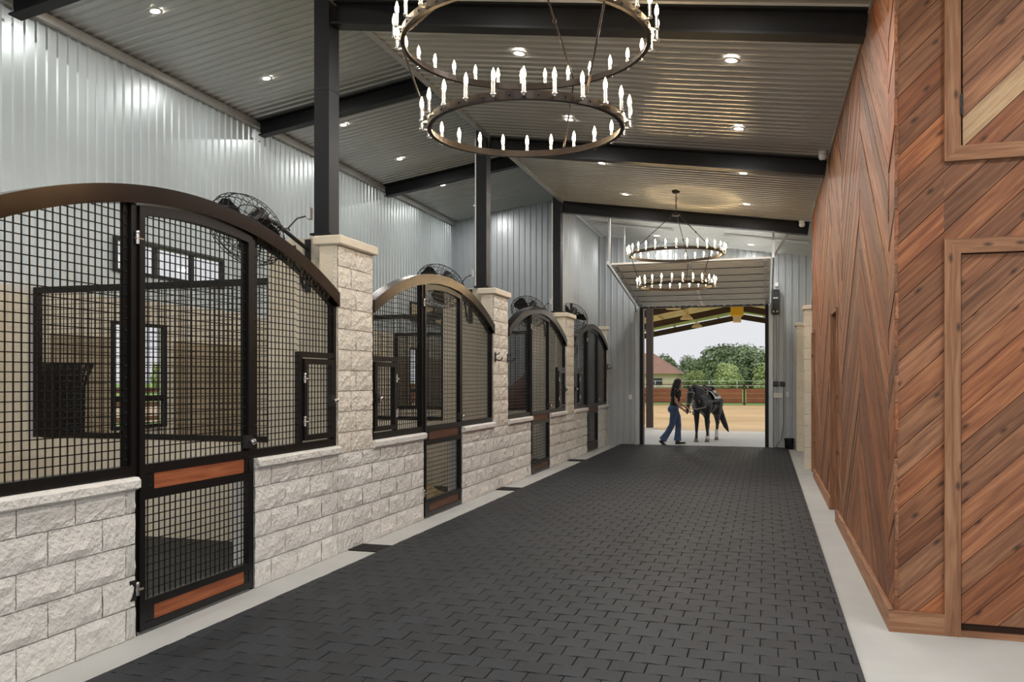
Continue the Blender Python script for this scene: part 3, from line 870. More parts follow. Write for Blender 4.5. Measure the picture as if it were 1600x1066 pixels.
for i, c in enumerate(STALLS): stall_front(i, c)

# coat hooks on pillars
def hook(y, z, label):
    mb = MB(); mb.box(0, 0.012, -0.02, 0.02, -0.08, 0.06)
    mb.tube([(0.01,0,-0.04),(0.06,0,-0.06),(0.10,0,-0.05),(0.115,0,-0.01)], 0.009, 6); mb.tube([(0.01,0,0.03),(0.05,0,0.035),(0.065,0,0.06)], 0.008, 6)
    mb.build('halter_hook', 'black_plastic', None, (XF+0.012, y, z), label=label, cat='hook', group='halter hooks')
hook(PY[1][0]+0.06, 2.0, 'black halter hook on the second pillar beside the feed-door front')
hook(PY[1][1]-0.06, 2.0, 'black halter hook on the second pillar beside the third arch')
hook(YE-0.06, 2.0, 'black halter hook on the narrow pillar by the end wall')

# drains
for k, (y, l) in enumerate(((7.45, 'by the first block pillar'), (12.1, 'by the second block pillar'), (16.8, 'by the third block pillar'))):
    t = thing('floor_drain', (-3.68, y, 0.0), 'black slotted iron drain grate in the concrete strip ' + l, 'drain', 'iron drain grates')
    mb = MB(); mb.box(-0.18, 0.16, -0.15, -0.135, 0, 0.014); mb.box(-0.18, 0.16, 0.135, 0.15, 0, 0.014)
    mb.box(-0.18, -0.165, -0.135, 0.135, 0, 0.014); mb.box(0.145, 0.16, -0.135, 0.135, 0, 0.014); mb.box(-0.165, 0.145, -0.135, 0.135, 0.0, 0.003)
    mb.build('grate_frame', 'drain_iron', t)
    for q in range(8): MB().box(-0.165, 0.145, -0.122+q*0.033, -0.106+q*0.033, 0.003, 0.013).build('slat', 'drain_iron', t)

# ================================================================== FANS
def fan(px, py, pz, label, wall=(0.45, 0.78, -0.22)):
    # axis points down and towards -y; bracket on the partition behind
    t = thing('barn_fan', (px, py, pz), label, 'fan', 'caged barn fans')
    ax = Vector((-0.12, -0.72, -0.68)).normalized()
    zq = ax.to_track_quat('Z', 'Y').to_matrix().to_4x4()
    R = 0.37
    mb = MB()
    for (r, z) in ((R, 0.0), (R, 0.06), (R*0.86, 0.13), (R*0.6, 0.165), (R*0.3, 0.18), (R*0.86, -0.07), (R*0.5, -0.10)):
        mb.tube([zq @ Vector((r*math.cos(a), r*math.sin(a), z)) for a in [2*math.pi*k/32 for k in range(32)]], 0.005, 4, closed=True)
    for k in range(36):
        a = 2*math.pi*k/36; pr = [(0.06,0.185),(R*0.3,0.18),(R*0.6,0.165),(R*0.86,0.13),(R,0.06),(R,0.0),(R*0.86,-0.07),(R*0.5,-0.10),(0.09,-0.11)]
        mb.tube([zq @ Vector((r*math.cos(a+0.5*r), r*math.sin(a+0.5*r), z)) for (r, z) in pr], 0.003, 4, caps=False)
    mb.build('cage', 'black_plastic', t, kind='stuff')
    for k in range(3):
        b = MB(); a0 = 2*math.pi*k/3; vs = []
        for r, wv, tw in ((0.05,0.05,0.5),(0.16,0.10,0.42),(0.28,0.13,0.32),(0.33,0.09,0.28)):
            for sg in (-1, 1):
                vs.append(zq @ Vector((r*math.cos(a0)-sg*wv*math.sin(a0), r*math.sin(a0)+sg*wv*math.cos(a0), 0.03+sg*wv*tw)))
        b.add(vs, [(0,1,3,2),(2,3,5,4),(4,5,7,6)], True); b.build('blade', 'black_plastic', t)
    mb = MB(); mb.lathe([(0.0,-0.24),(0.075,-0.24),(0.085,-0.22),(0.085,-0.09),(0.06,-0.03),(0.05,0.03),(0.0,0.05)], 16, zq)
    mb.build('motor', 'black_plastic', t)
    back = zq @ Vector((0, 0, -0.2)); wall = Vector(wall)
    mb = MB(); mb.tube([back, back+Vector((0.1,0.1,-0.05)), wall+Vector((0,0,0.1))], 0.02, 8)
    mb.tube([wall+Vector((-0.05,-0.0,-0.28)), back*0.3+wall*0.7+Vector((0,0,0.02))], 0.015, 6)
    mb.box(wall.x-0.03, wall.x+0.03, wall.y-0.01, wall.y+0.02, wall.z-0.32, wall.z+0.2)
    mb.build('bracket', 'black_plastic', t)
    return t
fl = ['black caged barn fan looking over the widest arch', 'black caged barn fan over the arch with the bronze sheen', 'black caged barn fan above the third arched front']
FANS = []
for i in range(3):
    FANS.append(fan(-4.50, PY[i][0]-0.50, 3.03, fl[i], (0.20, 0.70, -0.20)))
# last fan sits in front of the ribbed upper wall
fan(-4.02, PY[2][1]+0.42, 3.02, 'black caged barn fan tucked behind the arch beside the end wall', (-0.07, 0.30, 0.12))
# outlet box and cord beside the first post
for i in range(3):
    y0 = FR[i+1]
    t = thing('outlet_box', (-4.2, y0-0.10, 3.2), 'small grey outlet box on the steel post ' + ('by the first fan', 'by the second fan', 'by the third fan')[i], 'outlet', 'fan outlets')
    MB().bbox(-0.04, 0.0, -0.05, 0.0, 0.0, 0.12, 0.006).build('box', 'galvanised', t)
    mb = MB(); pts = [(-0.045,-0.055,0.03),(-0.10,-0.12,0.0),(-0.16,-0.18,-0.10)]
    for k in range(40):
        a = k*0.62; pts.append((-0.22+0.10*math.cos(a)-0.003*k, -0.22+0.05*math.sin(a*0.9)-0.004*k, -0.13+0.03*math.sin(a*1.3)))
    off = Vector((-4.2, y0-0.10, 3.2)) - FANS[i].location
    mb.tube([Vector(p) + off for p in pts], 0.008, 5); mb.build('cord', 'black_plastic', FANS[i])
# corner hay rack in the second stall
t = thing('hay_rack', (-7.86, PY[0][0]+0.85, 0.98), 'black lattice corner hay rack seen through the partition mesh', 'hay rack')
mb = MB()
AN = [-math.pi/2 + math.pi*k/10 for k in range(11)]
for a in AN: mb.tube([(0.16*math.cos(a), 0.16*math.sin(a), 0.02), (0.17*math.cos(a), 0.17*math.sin(a), 0.6), (0.26*math.cos(a), 0.26*math.sin(a), 0.86)], 0.010, 5)
for j in range(13):
    f = j/12; r = 0.16+0.012*f if f < 0.7 else 0.17+0.09*(f-0.7)/0.3
    mb.tube([(r*math.cos(a), r*math.sin(a), 0.02+0.84*f) for a in AN], 0.015, 5)
mb.build('lattice', 'black_plastic', t, kind='stuff')
MB().box(-0.18, -0.0, -0.2, 0.2, 0.0, 0.86).build('wall_bracket', 'black_plastic', t)

# ================================================================== LIGHTS
def can_mesh():
    ring = MB().lathe([(0.052,-0.0),(0.056,-0.008),(0.085,-0.008),(0.088,0.0)], 20)
    lens = MB().lathe([(0.0,-0.004),(0.052,-0.004)], 20)
    return ring.mesh('trim_ring', 'white_plastic'), lens.mesh('lens', 'can_glow')
RING, LENS = can_mesh()
def can(x, y, zf, slope, group, label):
    t = thing('recessed_light', (x, y, zf(x)-0.02), label, 'light', group)
    t.rotation_euler = (0, math.atan(-slope), 0)
    obj('trim_ring', RING, t); obj('lens', LENS, t)
    ld = bpy.data.lights.new('recessed_lamp', 'AREA'); ld.energy = CAN_POWER; ld.color = (1.0, 0.965, 0.92)
    ld.shape = 'DISK'; ld.size = 0.1
    lo = bpy.data.objects.new('recessed_lamp', ld); COL.objects.link(lo); lo.parent = t; lo.location = (0, 0, -0.012)
YL = [8.38 - 2.34*k for k in range(4, 0, -1)] + [8.38 + 2.34*k for k in range(6)]
for y in YL:
    can(-7.0, y, ceil_l, 0.15, 'ceiling lights over the stalls', 'small round recessed light in the ceiling above the stalls')
for y in YL:
    yy = y + 0.12
    can(-2.49, yy, ceil_r, -0.1443, 'ceiling lights over the aisle', 'small round recessed light in the ceiling above the aisle')
    can(-0.32, yy, ceil_r, -0.1443, 'ceiling lights over the aisle', 'small round recessed light in the ceiling above the aisle')
for y in (-1.0, 2.0, 4.6):
    for x in (2.2, 4.2): can(x, y, ceil_r, -0.1443, 'ceiling lights over the lobby', 'small round recessed light in the ceiling above the lobby')

# ---- chandeliers
SLEEVE = MB()
SLEEVE.tube([(0,0,0),(0,0,0.085)], 0.011, 8); SLEEVE.lathe([(0.011,0.0),(0.017,0.0),(0.017,0.012),(0.011,0.014)], 8)
SLEEVE.box(-0.045, 0.0, -0.008, 0.008, -0.006, 0.006)
SLEEVE_ME = SLEEVE.mesh('candle_sleeve', 'chrome')
BULB_ME = MB().lathe([(0.0,0.0),(0.008,0.002),(0.0125,0.02),(0.0115,0.04),(0.006,0.06),(0.0,0.075)], 10).mesh('bulb', 'bulb_glow')
def chandelier(cx, cy, label):
    t = thing('chandelier', (cx, cy, 0), label, 'chandelier', 'two-tier ring chandeliers')
    zc = ceil_r(cx) - 0.02
    MB().lathe([(0.0,zc-0.045),(0.02,zc-0.045),(0.06,zc-0.035),(0.075,zc-0.01),(0.075,zc+0.01)], 20).build('canopy', 'fixture_bronze', t)
    Z2, Z1 = 3.85, 3.30; R2, R1 = 0.805, 0.635
    zh = zc - 0.42
    mb = MB()
    for k in range(6):   # chain links
        za = zc-0.05-k*0.06
        mb.tube([(0.014*math.cos(a) if k % 2 else 0, 0 if k % 2 else 0.014*math.cos(a), za-0.03+0.036*math.sin(a)) for a in [2*math.pi*j/10 for j in range(10)]], 0.005, 5, closed=True)
    mb.build('chain', 'fixture_bronze', t)
    MB().lathe([(0.0,zh+0.02),(0.07,zh+0.02),(0.075,zh+0.01),(0.075,zh-0.01),(0.0,zh-0.012)], 16).build('hub', 'fixture_bronze', t)
    for (nm, R, Z, nb) in (('upper_ring', R2, Z2, 30), ('lower_ring', R1, Z1, 24)):
        rg = MB(); n = 72
        prof = [(R-0.022, -0.026), (R+0.006, -0.026), (R+0.006, 0.024), (R-0.001, 0.024), (R-0.001, -0.02), (R-0.022, -0.02), (R-0.022, -0.026)]
        rg.lathe([(r, Z+z) for r, z in prof], n); rg.sm = [False]*len(rg.f)
        for k in range(nb):
            a = 2*math.pi*(k+0.5)/nb; rg.ball(((R+0.007)*math.cos(a), (R+0.007)*math.sin(a), Z), 0.007, 6, 4)
        ro = rg.build(nm, 'fixture_bronze', t)
        for k in range(nb):
            a = 2*math.pi*k/nb; p = ((R+0.045)*math.cos(a), (R+0.045)*math.sin(a), Z-0.01)
            s_ = obj('candle_sleeve', SLEEVE_ME, ro, p); s_.rotation_euler = (0, 0, a)
            obj('bulb', BULB_ME, ro, (p[0], p[1], p[2]+0.085))
    a0 = math.radians(200)
    for k in range(3):
        a = a0 + 2*math.pi*k/3
        u = Vector((math.cos(a), math.sin(a), 0))
        p0, p1, p2 = u*0.06+Vector((0,0,zh)), u*R2+Vector((0,0,Z2+0.03)), u*R1+Vector((0,0,Z1+0.03))
        m_ = MB().tube([p0, p1], 0.007, 6); md = p0.lerp(p1, 0.55); m_.ball(md, 0.016, 8, 6); m_.build('hanging_rod', 'fixture_bronze', t)
        MB().tube([u*R2+Vector((0,0,Z2-0.03)), p2], 0.007, 6).build('hanging_rod', 'fixture_bronze', t)
chandelier(-1.50, 5.27, 'two-tier black ring chandelier with candle bulbs, between the widest arch and the cedar corner')
chandelier(-1.50, 14.90, 'two-tier black ring chandelier with candle bulbs, hanging before the overhead door')

# ---- small ceiling devices
for (x, y, l) in ((0.72, 12.05, 'white dome security camera below the middle aisle rafter'), (0.66, 17.1, 'white dome security camera beside the rafter nearest the end wall')):
    t = thing('security_camera', (x, y-0.35, ceil_r(x)-0.02), l, 'camera', 'dome security cameras')
    MB().lathe([(0.0,0.02),(0.055,0.02),(0.055,-0.02),(0.04,-0.03)], 14).build('mount', 'white_plastic', t)
    MB().ball((0,0,-0.06), 0.055, 14, 10).build('dome', 'white_plastic', t)
    MB().lathe([(0.0,-0.115),(0.02,-0.112),(0.026,-0.105)], 12).build('lens', 'dark_glass', t)

# ================================================================== OVERHEAD DOOR
od = thing('door_4', (0, YE, 0), 'pale sectional overhead door raised on its tracks above the doorway', 'door', kind='structure')
pA, pB = Vector((0, -0.10, DZ+0.0)), Vector((0, -4.0, 4.02))
dirv = (pB-pA); Ld = dirv.length; dirv.normalize(); upv = Vector((1,0,0)).cross(dirv)
if upv.z < 0: upv = -upv
nS = 7
for k in range(nS):
    a, b = pA + dirv*(Ld*k/nS+0.006), pA + dirv*(Ld*(k+1)/nS-0.006)
    mb = MB(); xc = (DX0+DX1)/2
    mb.beam((xc, a.y, a.z+0.03), (xc, b.y, b.z+0.03), DX1-DX0+0.16, 0.045, upv)
    for q in (0.22, 0.5, 0.78):
        m1 = a.lerp(b, q-0.04) - upv*0.0; m2 = a.lerp(b, q+0.04)
        mb.beam((xc, m1.y, m1.z+0.004), (xc, m2.y, m2.z+0.004), DX1-DX0+0.1, 0.008, upv)
    sec = mb.build('door_section', 'door_panel', od)
    for xs in (DX0+0.02, xc, DX1-0.02):
        MB().beam((xs, a.y, a.z), (xs, b.y, b.z), 0.07, 0.012, upv).build('stile', 'galvanised', sec)
        MB().bbox(xs-0.04, xs+0.04, b.y-0.05, b.y+0.05, b.z-0.022, b.z-0.006, 0.004).build('hinge', 'galvanised', sec)
    MB().beam((xc, b.y-0.004, b.z+0.004), (xc, b.y-0.02, b.z+0.006), DX1-DX0+0.1, 0.012, upv).build('joint_seal', 'black_plastic', sec)
def track(x, nm):
    mb = MB()
    mb.beam((x, -0.12, 0.0), (x, -0.12, DZ-0.35), 0.03, 0.06, (0,1,0))
    pts = [(x, -0.12, DZ-0.35), (x, -0.15, DZ-0.12), (x, -0.28, DZ+0.04), (x, -0.5, DZ+0.09)]
    for p, q in zip(pts[:-1], pts[1:]): mb.beam(p, q, 0.03, 0.06, (0,0.6,0.8))
    mb.beam((x, -0.5, DZ+0.09), (x, -4.15, 4.06), 0.035, 0.07)
    mb.build('track', 'galvanised', od)
track(DX0-0.13, 'l'); track(DX1+0.13, 'r')
for x in (DX0-0.13, DX1+0.13):
    ct = ceil_r(x)
    MB().beam((x, -3.9, 4.06), (x, -3.9, ct-0.02), 0.04, 0.04, (0,1,0)).build('hanger_strut', 'galvanised', od)
    MB().beam((x, -3.9, 4.08), (x+(0.35 if x > -1 else -0.12), -3.3, ct-0.03), 0.04, 0.03, (0,1,0)).build('hanger_strut', 'galvanised', od)
    MB().beam((x, -2.0, 3.82), (x, -2.0, ct-0.02), 0.035, 0.035, (0,1,0)).build('hanger_strut', 'galvanised', od)
for x0, x1 in ((DX0-0.9, DX0+1.0), (DX1-0.9, XW+0.1)):
    MB().beam((x0, -2.2, ceil_r(x0)-0.05), (x1, -2.2, ceil_r(x1)-0.05), 0.05, 0.03).build('support_angle', 'galvanised', od)
# door opener, switches, waste bin on the end wall
t = thing('door_opener', (DX1+0.20, YE-0.02, 3.2), 'black wall-mounted door opener with two small lights', 'door opener')
MB().bbox(-0.09, 0.10, -0.16, 0.0, 0.02, 0.62, 0.02).build('housing', 'black_plastic', t)
for x in (-0.04, 0.05): MB().ball((x, -0.16, 0.09), 0.022, 10, 6).build('indicator', 'white_plastic', t)
MB().bbox(-0.06, 0.07, -0.165, -0.16, 0.40, 0.43, 0.002).build('nameplate', 'galvanised', t)
MB().bbox(0.0, 0.08, -0.05, 0.0, 0.70, 0.80, 0.006).build('socket', 'white_plastic', t)
for k, x in enumerate((0.235, 0.39)):
    t = thing('control_panel', (x, YE-0.02, 1.5), 'small black control box on the end wall, ' + ('over the white outlet plate', 'over the thin grey cable')[k], 'control box', 'black control boxes')
    MB().bbox(-0.06, 0.06, -0.05, 0.0, 0.0, 0.11, 0.008).build('housing', 'black_plastic', t)
    MB().bbox(-0.04, 0.04, -0.055, -0.05, 0.045, 0.09, 0.002).build('display', 'dark_glass', t)
t = thing('switch_plate', (0.29, YE-0.02, 1.22), 'white double switch plate on the end wall', 'switch')
MB().bbox(-0.11, 0.11, -0.02, 0.0, 0.0, 0.12, 0.004).build('plate', 'white_plastic', t)
for x in (-0.05, 0.0, 0.05): MB().bbox(x-0.014, x+0.014, -0.028, -0.02, 0.04, 0.08, 0.003).build('rocker', 'galvanised', t)
t = thing('switch_plate', (0.50, YE-0.02, 1.25), 'narrow white single switch on the end wall', 'switch')
MB().bbox(-0.03, 0.03, -0.02, 0.0, 0.0, 0.11, 0.004).build('plate', 'white_plastic', t)
MB().bbox(-0.012, 0.012, -0.026, -0.02, 0.04, 0.075, 0.002).build('rocker', 'galvanised', t)
mb = MB(); mb.tube([(0.42,YE-0.03,1.5),(0.42,YE-0.03,0.6),(0.36,YE-0.05,0.2),(0.27,YE-0.08,0.12),(0.24,YE-0.05,0.02)], 0.006, 5)
mb.build('cable', 'black_plastic', label='thin dark cable hanging down the end wall', cat='cable')
t = thing('waste_bin', (0.54, YE-0.18, 0.0), 'small black bin on the floor by the end wall', 'bin')
MB().lathe([(0.0,0.005),(0.095,0.005),(0.11,0.24),(0.115,0.25),(0.10,0.25),(0.085,0.02),(0.0,0.02)], 18).build('body', 'black_plastic', t)
MB().lathe([(0.108,0.235),(0.120,0.235),(0.120,0.26),(0.108,0.26),(0.108,0.235)], 18).build('rim', 'black_plastic', t)
t = thing('switch_plate', (-3.27, YE-0.02, 1.16), 'white light switch left of the doorway casing', 'switch')
MB().bbox(-0.04, 0.04, -0.02, 0.0, 0.0, 0.12, 0.004).build('plate', 'white_plastic', t)
MB().bbox(-0.012, 0.012, -0.027, -0.02, 0.04, 0.08, 0.002).build('rocker', 'white_plastic', t)

# ================================================================== OUTSIDE
MB().box(-16, 14, YE, 28.0, -0.2, 0.0).build('ground_apron', 'apron_concrete', label='pale concrete apron outside the doorway', cat='ground', kind='structure')
MB().box(-40, 40, 28.0, 58.0, -0.25, -0.03).build('ground_arena', 'sand', label='tan raked sand of the riding arena', cat='ground', kind='structure')
MB().box(-300, 300, 58.0, 420, -0.3, -0.05).build('ground_field', 'grass', label='bright green grass field beyond the arena', cat='ground', kind='structure')
MB().box(-300, XO-0.2, YB-40, 58.0, -0.3, -0.05).build('ground_paddock', 'grass', label='green paddock outside the stall windows', cat='ground', kind='structure')
MB().box(XO-0.2, 60, -60, YB, -0.3, -0.02).build('ground_yard', 'apron_concrete', label='pale yard outside the open end of the barn', cat='ground', kind='structure')
MB().box(XR, 60, YB, YE, -0.3, -0.02).build('ground_yard', 'apron_concrete', label='pale yard beside the open lobby', cat='ground', kind='structure')
# arena roof: frames, purlins, deck
AX, AZ, AS = -1.6, 6.15, 0.18
za = lambda x: AZ - AS*abs(x-AX)
pav = thing('arena_pavilion', (0, 44, 0), 'open-sided riding arena roof of dark rafters and cream purlins', 'pavilion')
for y in (-15, -7.5, 0, 7.5, 15):
    for sx in (-1, 1):
        x1 = AX + sx*14
        MB().beam((AX, y, za(AX)-0.20), (x1, y, za(x1)-0.30), 0.2, 0.36).build('rafter', 'arena_steel', pav)
        MB().box(x1-0.15, x1+0.15, y-0.15, y+0.15, -0.05, za(x1)-0.3).build('column', 'arena_steel', pav)
for k in range(-9, 10):
    x = AX + k*1.5
    MB().beam((x, -16, za(x)+0.08), (x, 16, za(x)+0.08), 0.10, 0.12).build('purlin', 'purlin_cream', pav)
for sx in (-1, 1):
    x1 = AX + sx*14.3
    mb = MB(); mb.add([(AX,-16.5,AZ+0.15),(x1,-16.5,za(x1)+0.15),(x1,16.5,za(x1)+0.15),(AX,16.5,AZ+0.15),(AX,-16.5,AZ+0.2),(x1,-16.5,za(x1)+0.2),(x1,16.5,za(x1)+0.2),(AX,16.5,AZ+0.2)],
        [(0,1,2,3),(7,6,5,4),(0,4,5,1),(1,5,6,2),(2,6,7,3),(3,7,4,0)])
    mb.build('roof_sheet', 'purlin_cream', pav)
t = thing('arena_post', (-3.72, 28.3, 0), 'dark square post standing just outside the doorway', 'post')
MB().box(-0.11, 0.11, -0.11, 0.11, 0.0, za(-3.72)-0.6).build('shaft', 'arena_steel', t)
MB().box(-0.2, 0.2, -0.2, 0.2, -0.03, 0.05).build('base', 'apron_concrete', t)
t = thing('arena_gate', (-4.65, 28.4, 0), 'brown wooden kick panel beside the dark outdoor post', 'panel')
for k in range(6): MB().box(-0.75, 0.75, -0.02, 0.02, 0.15+k*0.16, 0.15+k*0.16+0.152).build('plank', 'arena_wood', t)
MB().box(-0.78, 0.78, -0.03, 0.03, 1.12, 1.18).build('top_rail', 'arena_steel', t)
for (x, y) in ((-4.2, 40.5), (-4.2, 47.5), (-4.2, 55), (-4.2, 33), (1.2, 33), (1.2, 40.5), (1.2, 47.5), (1.2, 55), (-9.5, 40.5), (-9.5, 51)):  # only a pair is real; the others are added to brighten the sand
    t = thing('arena_lamp', (x, y, za(x)-0.15), 'pale bowl lamp under the arena roof, its rows extended to light the sand', 'lamp', 'arena bowl lamps')
    MB().tube([(0,0,0.2),(0,0,-0.25)], 0.03, 8).build('stem', 'purlin_cream', t)
    MB().lathe([(0.0,-0.2),(0.1,-0.22),(0.33,-0.42),(0.36,-0.5),(0.3,-0.5),(0.0,-0.44)], 18).build('bowl', 'purlin_cream', t)
    ld = bpy.data.lights.new('bowl_lamp', 'AREA'); ld.energy = 135.0; ld.color = (1.0, 0.95, 0.85); ld.shape = 'DISK'; ld.size = 0.5
    lo = bpy.data.objects.new('bowl_lamp', ld); COL.objects.link(lo); lo.parent = t; lo.location = (0, 0, -0.52)
t = thing('arena_hoist', (-1.55, 49.5, za(-1.55)-0.1), 'yellow unit hanging below the arena ridge', 'hoist')
MB().bbox(-0.35, 0.35, -0.3, 0.3, -0.75, -0.15, 0.06).build('body', 'yellow_paint', t); MB().box(-0.22, 0.22, -0.2, 0.2, -1.1, -0.75).build('skirt', 'purlin_cream', t)
MB().tube([(0,0,0.1),(0,0,-0.2)], 0.05, 8).build('stem', 'arena_steel', t)
# arena fence
t = thing('arena_fence', (0, 58, 0), 'dark pipe fence with reddish wooden kick panels across the arena', 'fence')
for k in range(-6, 5):
    x = -1.35 + k*4.6
    MB().box(x-0.07, x+0.07, -0.07, 0.07, -0.05, 1.4).build('fence_post', 'arena_steel', t)
    for q in range(3): MB().box(x+0.12, x+4.48, -0.03, 0.03, 0.14+q*0.31, 0.14+q*0.31+0.30).build('plank', 'arena_wood', t)
    for z in (0.10, 1.08, 1.32): MB().box(x+0.07, x+4.53, -0.04, 0.04, z, z+0.05).build('rail', 'arena_steel', t)
# far wire fence
t = thing('field_fence', (0, 112, 0), 'thin grey wire fence in front of the trees', 'fence')
for k in range(-14, 12): MB().box(k*3.5-0.05, k*3.5+0.05, -0.05, 0.05, -0.05, 1.6).build('fence_post', 'galvanised', t)
for z in (0.3, 0.9, 1.5): MB().box(-49, 38.5, -0.02, 0.02, z, z+0.06).build('rail', 'galvanised', t)
# house
t = thing('house', (-17.5, 118, 0), 'low tan house with a reddish hip roof behind the arena', 'house')
MB().box(-6, 6, -4, 4, -0.05, 2.6).build('wall', 'house_wall', t)
mb = MB(); e = 0.6
mb.add([(-6-e,-4-e,2.5),(6+e,-4-e,2.5),(6+e,4+e,2.5),(-6-e,4+e,2.5),(-2.5,0,5.4),(2.5,0,5.4)], [(3,2,1,0),(0,1,5,4),(1,2,5),(2,3,4,5),(3,0,4)])
rf = mb.build('roof', 'roof_shingle', t)
MB().box(-0.9, -0.3, -0.4, 0.3, 4.6, 5.9).build('chimney', 'house_wall', rf)
for x in (-4.2, -0.6, 3.6):
    f = MB().box(x-0.7, x+0.7, -4.05, -3.98, 0.8, 2.0).build('window', 'house_wall', t)
    MB().box(x-0.6, x+0.6, -4.07, -4.05, 0.9, 1.9).build('pane', 'dark_glass', f)
# trees
def tree_parts(seed, rx, rz, trunk, nleaf, leaf, size):
    rnd = random.Random(seed)
    tr = MB(); tr.tube([(0,0,-0.1),(0.1,0.05,trunk*0.5),(0.0,0.1,trunk)], [0.28,0.22,0.16], 8)
    blobs = []
    for k in range(9):
        a = k*2.4 + rnd.uniform(-.4, .4); r = rnd.uniform(0.35, 0.68)*rx*(1.0 if k < 6 else 0.5)
        c = Vector((r*math.cos(a), r*math.sin(a), trunk + rz*(-0.15 + 1.45*k/8)))
        blobs.append((c, rnd.uniform(0.36, 0.52)*rx))
        tr.tube([(0,0.05,trunk*rnd.uniform(0.5,0.9)), c*0.6+Vector((0,0,trunk*0.35)), c], [0.13,0.08,0.04], 6)
    lf = MB()
    for k in range(nleaf):
        c, br = rnd.choice(blobs)
        d = Vector((rnd.gauss(0,1), rnd.gauss(0,1), rnd.gauss(0,0.8))).normalized()
        p = c + d*br*(rnd.uniform(0.55, 1.0))
        n = (d + Vector((rnd.gauss(0,.5), rnd.gauss(0,.5), rnd.gauss(0,.5)+.4))).normalized()
        a = n.orthogonal().normalized()*size*rnd.uniform(0.6,1.3); b = n.cross(a.normalized())*size*rnd.uniform(0.5,1.0)
        lf.add([p-a, p-b*0.6+n*size*0.2, p+a, p+b*0.6-n*size*0.1], [(0,1,2,3)])
    return tr.mesh('trunk', 'bark'), lf.mesh('foliage', leaf)
TD = [tree_parts(11+k, 4.6, 3.2, 2.1, 4200, 'leaf_dark', 0.34) for k in range(3)]
TLt = [tree_parts(31+k, 3.2, 2.0, 1.5, 3200, 'leaf_light', 0.24) for k in range(2)]
def tree(x, y, s_, kind, rz, label, group):
    trm, lfm = (TD if kind == 'd' else TLt)[int(abs(x*7)) % (3 if kind == 'd' else 2)]
    t = thing('tree', (x, y, -0.06), label, 'tree', group, rz=rz); t.scale = (s_, s_, s_)
    obj('trunk', trm, t); obj('foliage', lfm, t, kind='stuff')
dk = []
for r, (y, x0) in enumerate(((146, -44), (160, -39.5), (174, -42))):
    for k in range(7):
        x = x0 + k*9.2
        dk.append((x, y + (k % 2)*2, (0.78 if x < -9 else 1.05 - 0.012*abs(x+3)) * (1.0 if r < 2 else 1.08)))
for k, (x, y, s_) in enumerate(dk): tree(x, y, s_, 'd', k*1.3, 'dark green broad tree in the row behind the field', 'dark trees behind the field')
for k, (x, y, s_) in enumerate(((-9.9,124,0.62),(-5.0,121,0.80),(0.6,124,0.85),(6.2,121,0.85),(-26.5,126,0.7),(12,124,0.8))):
    tree(x, y, s_, 'l', k*2.1, 'light green spreading tree before the dark tree row, clear of the house' if k else 'small light green tree right beside the reddish-roofed house', 'light trees before the dark row')
for k, (x, y) in enumerate(((-96,74),(-104,98),(-100,122),(-108,50),(-98,148))):
    tree(x, y, 0.9, 'l', k*1.7, 'light green tree across the paddock outside the stall windows', 'paddock trees')
t = thing('paddock_fence', (-19, 24, 0), 'reddish board fence in the paddock outside the stall windows', 'fence')
for k in range(-10, 14): MB().box(-0.06, 0.06, k*2.4-0.06, k*2.4+0.06, -0.05, 1.45).build('fence_post', 'arena_wood', t)
for z in (0.35, 0.8, 1.25): stick('rail', 0.06, 0.10, -24, 31.2, z, z+0.15, 'arena_wood', t)

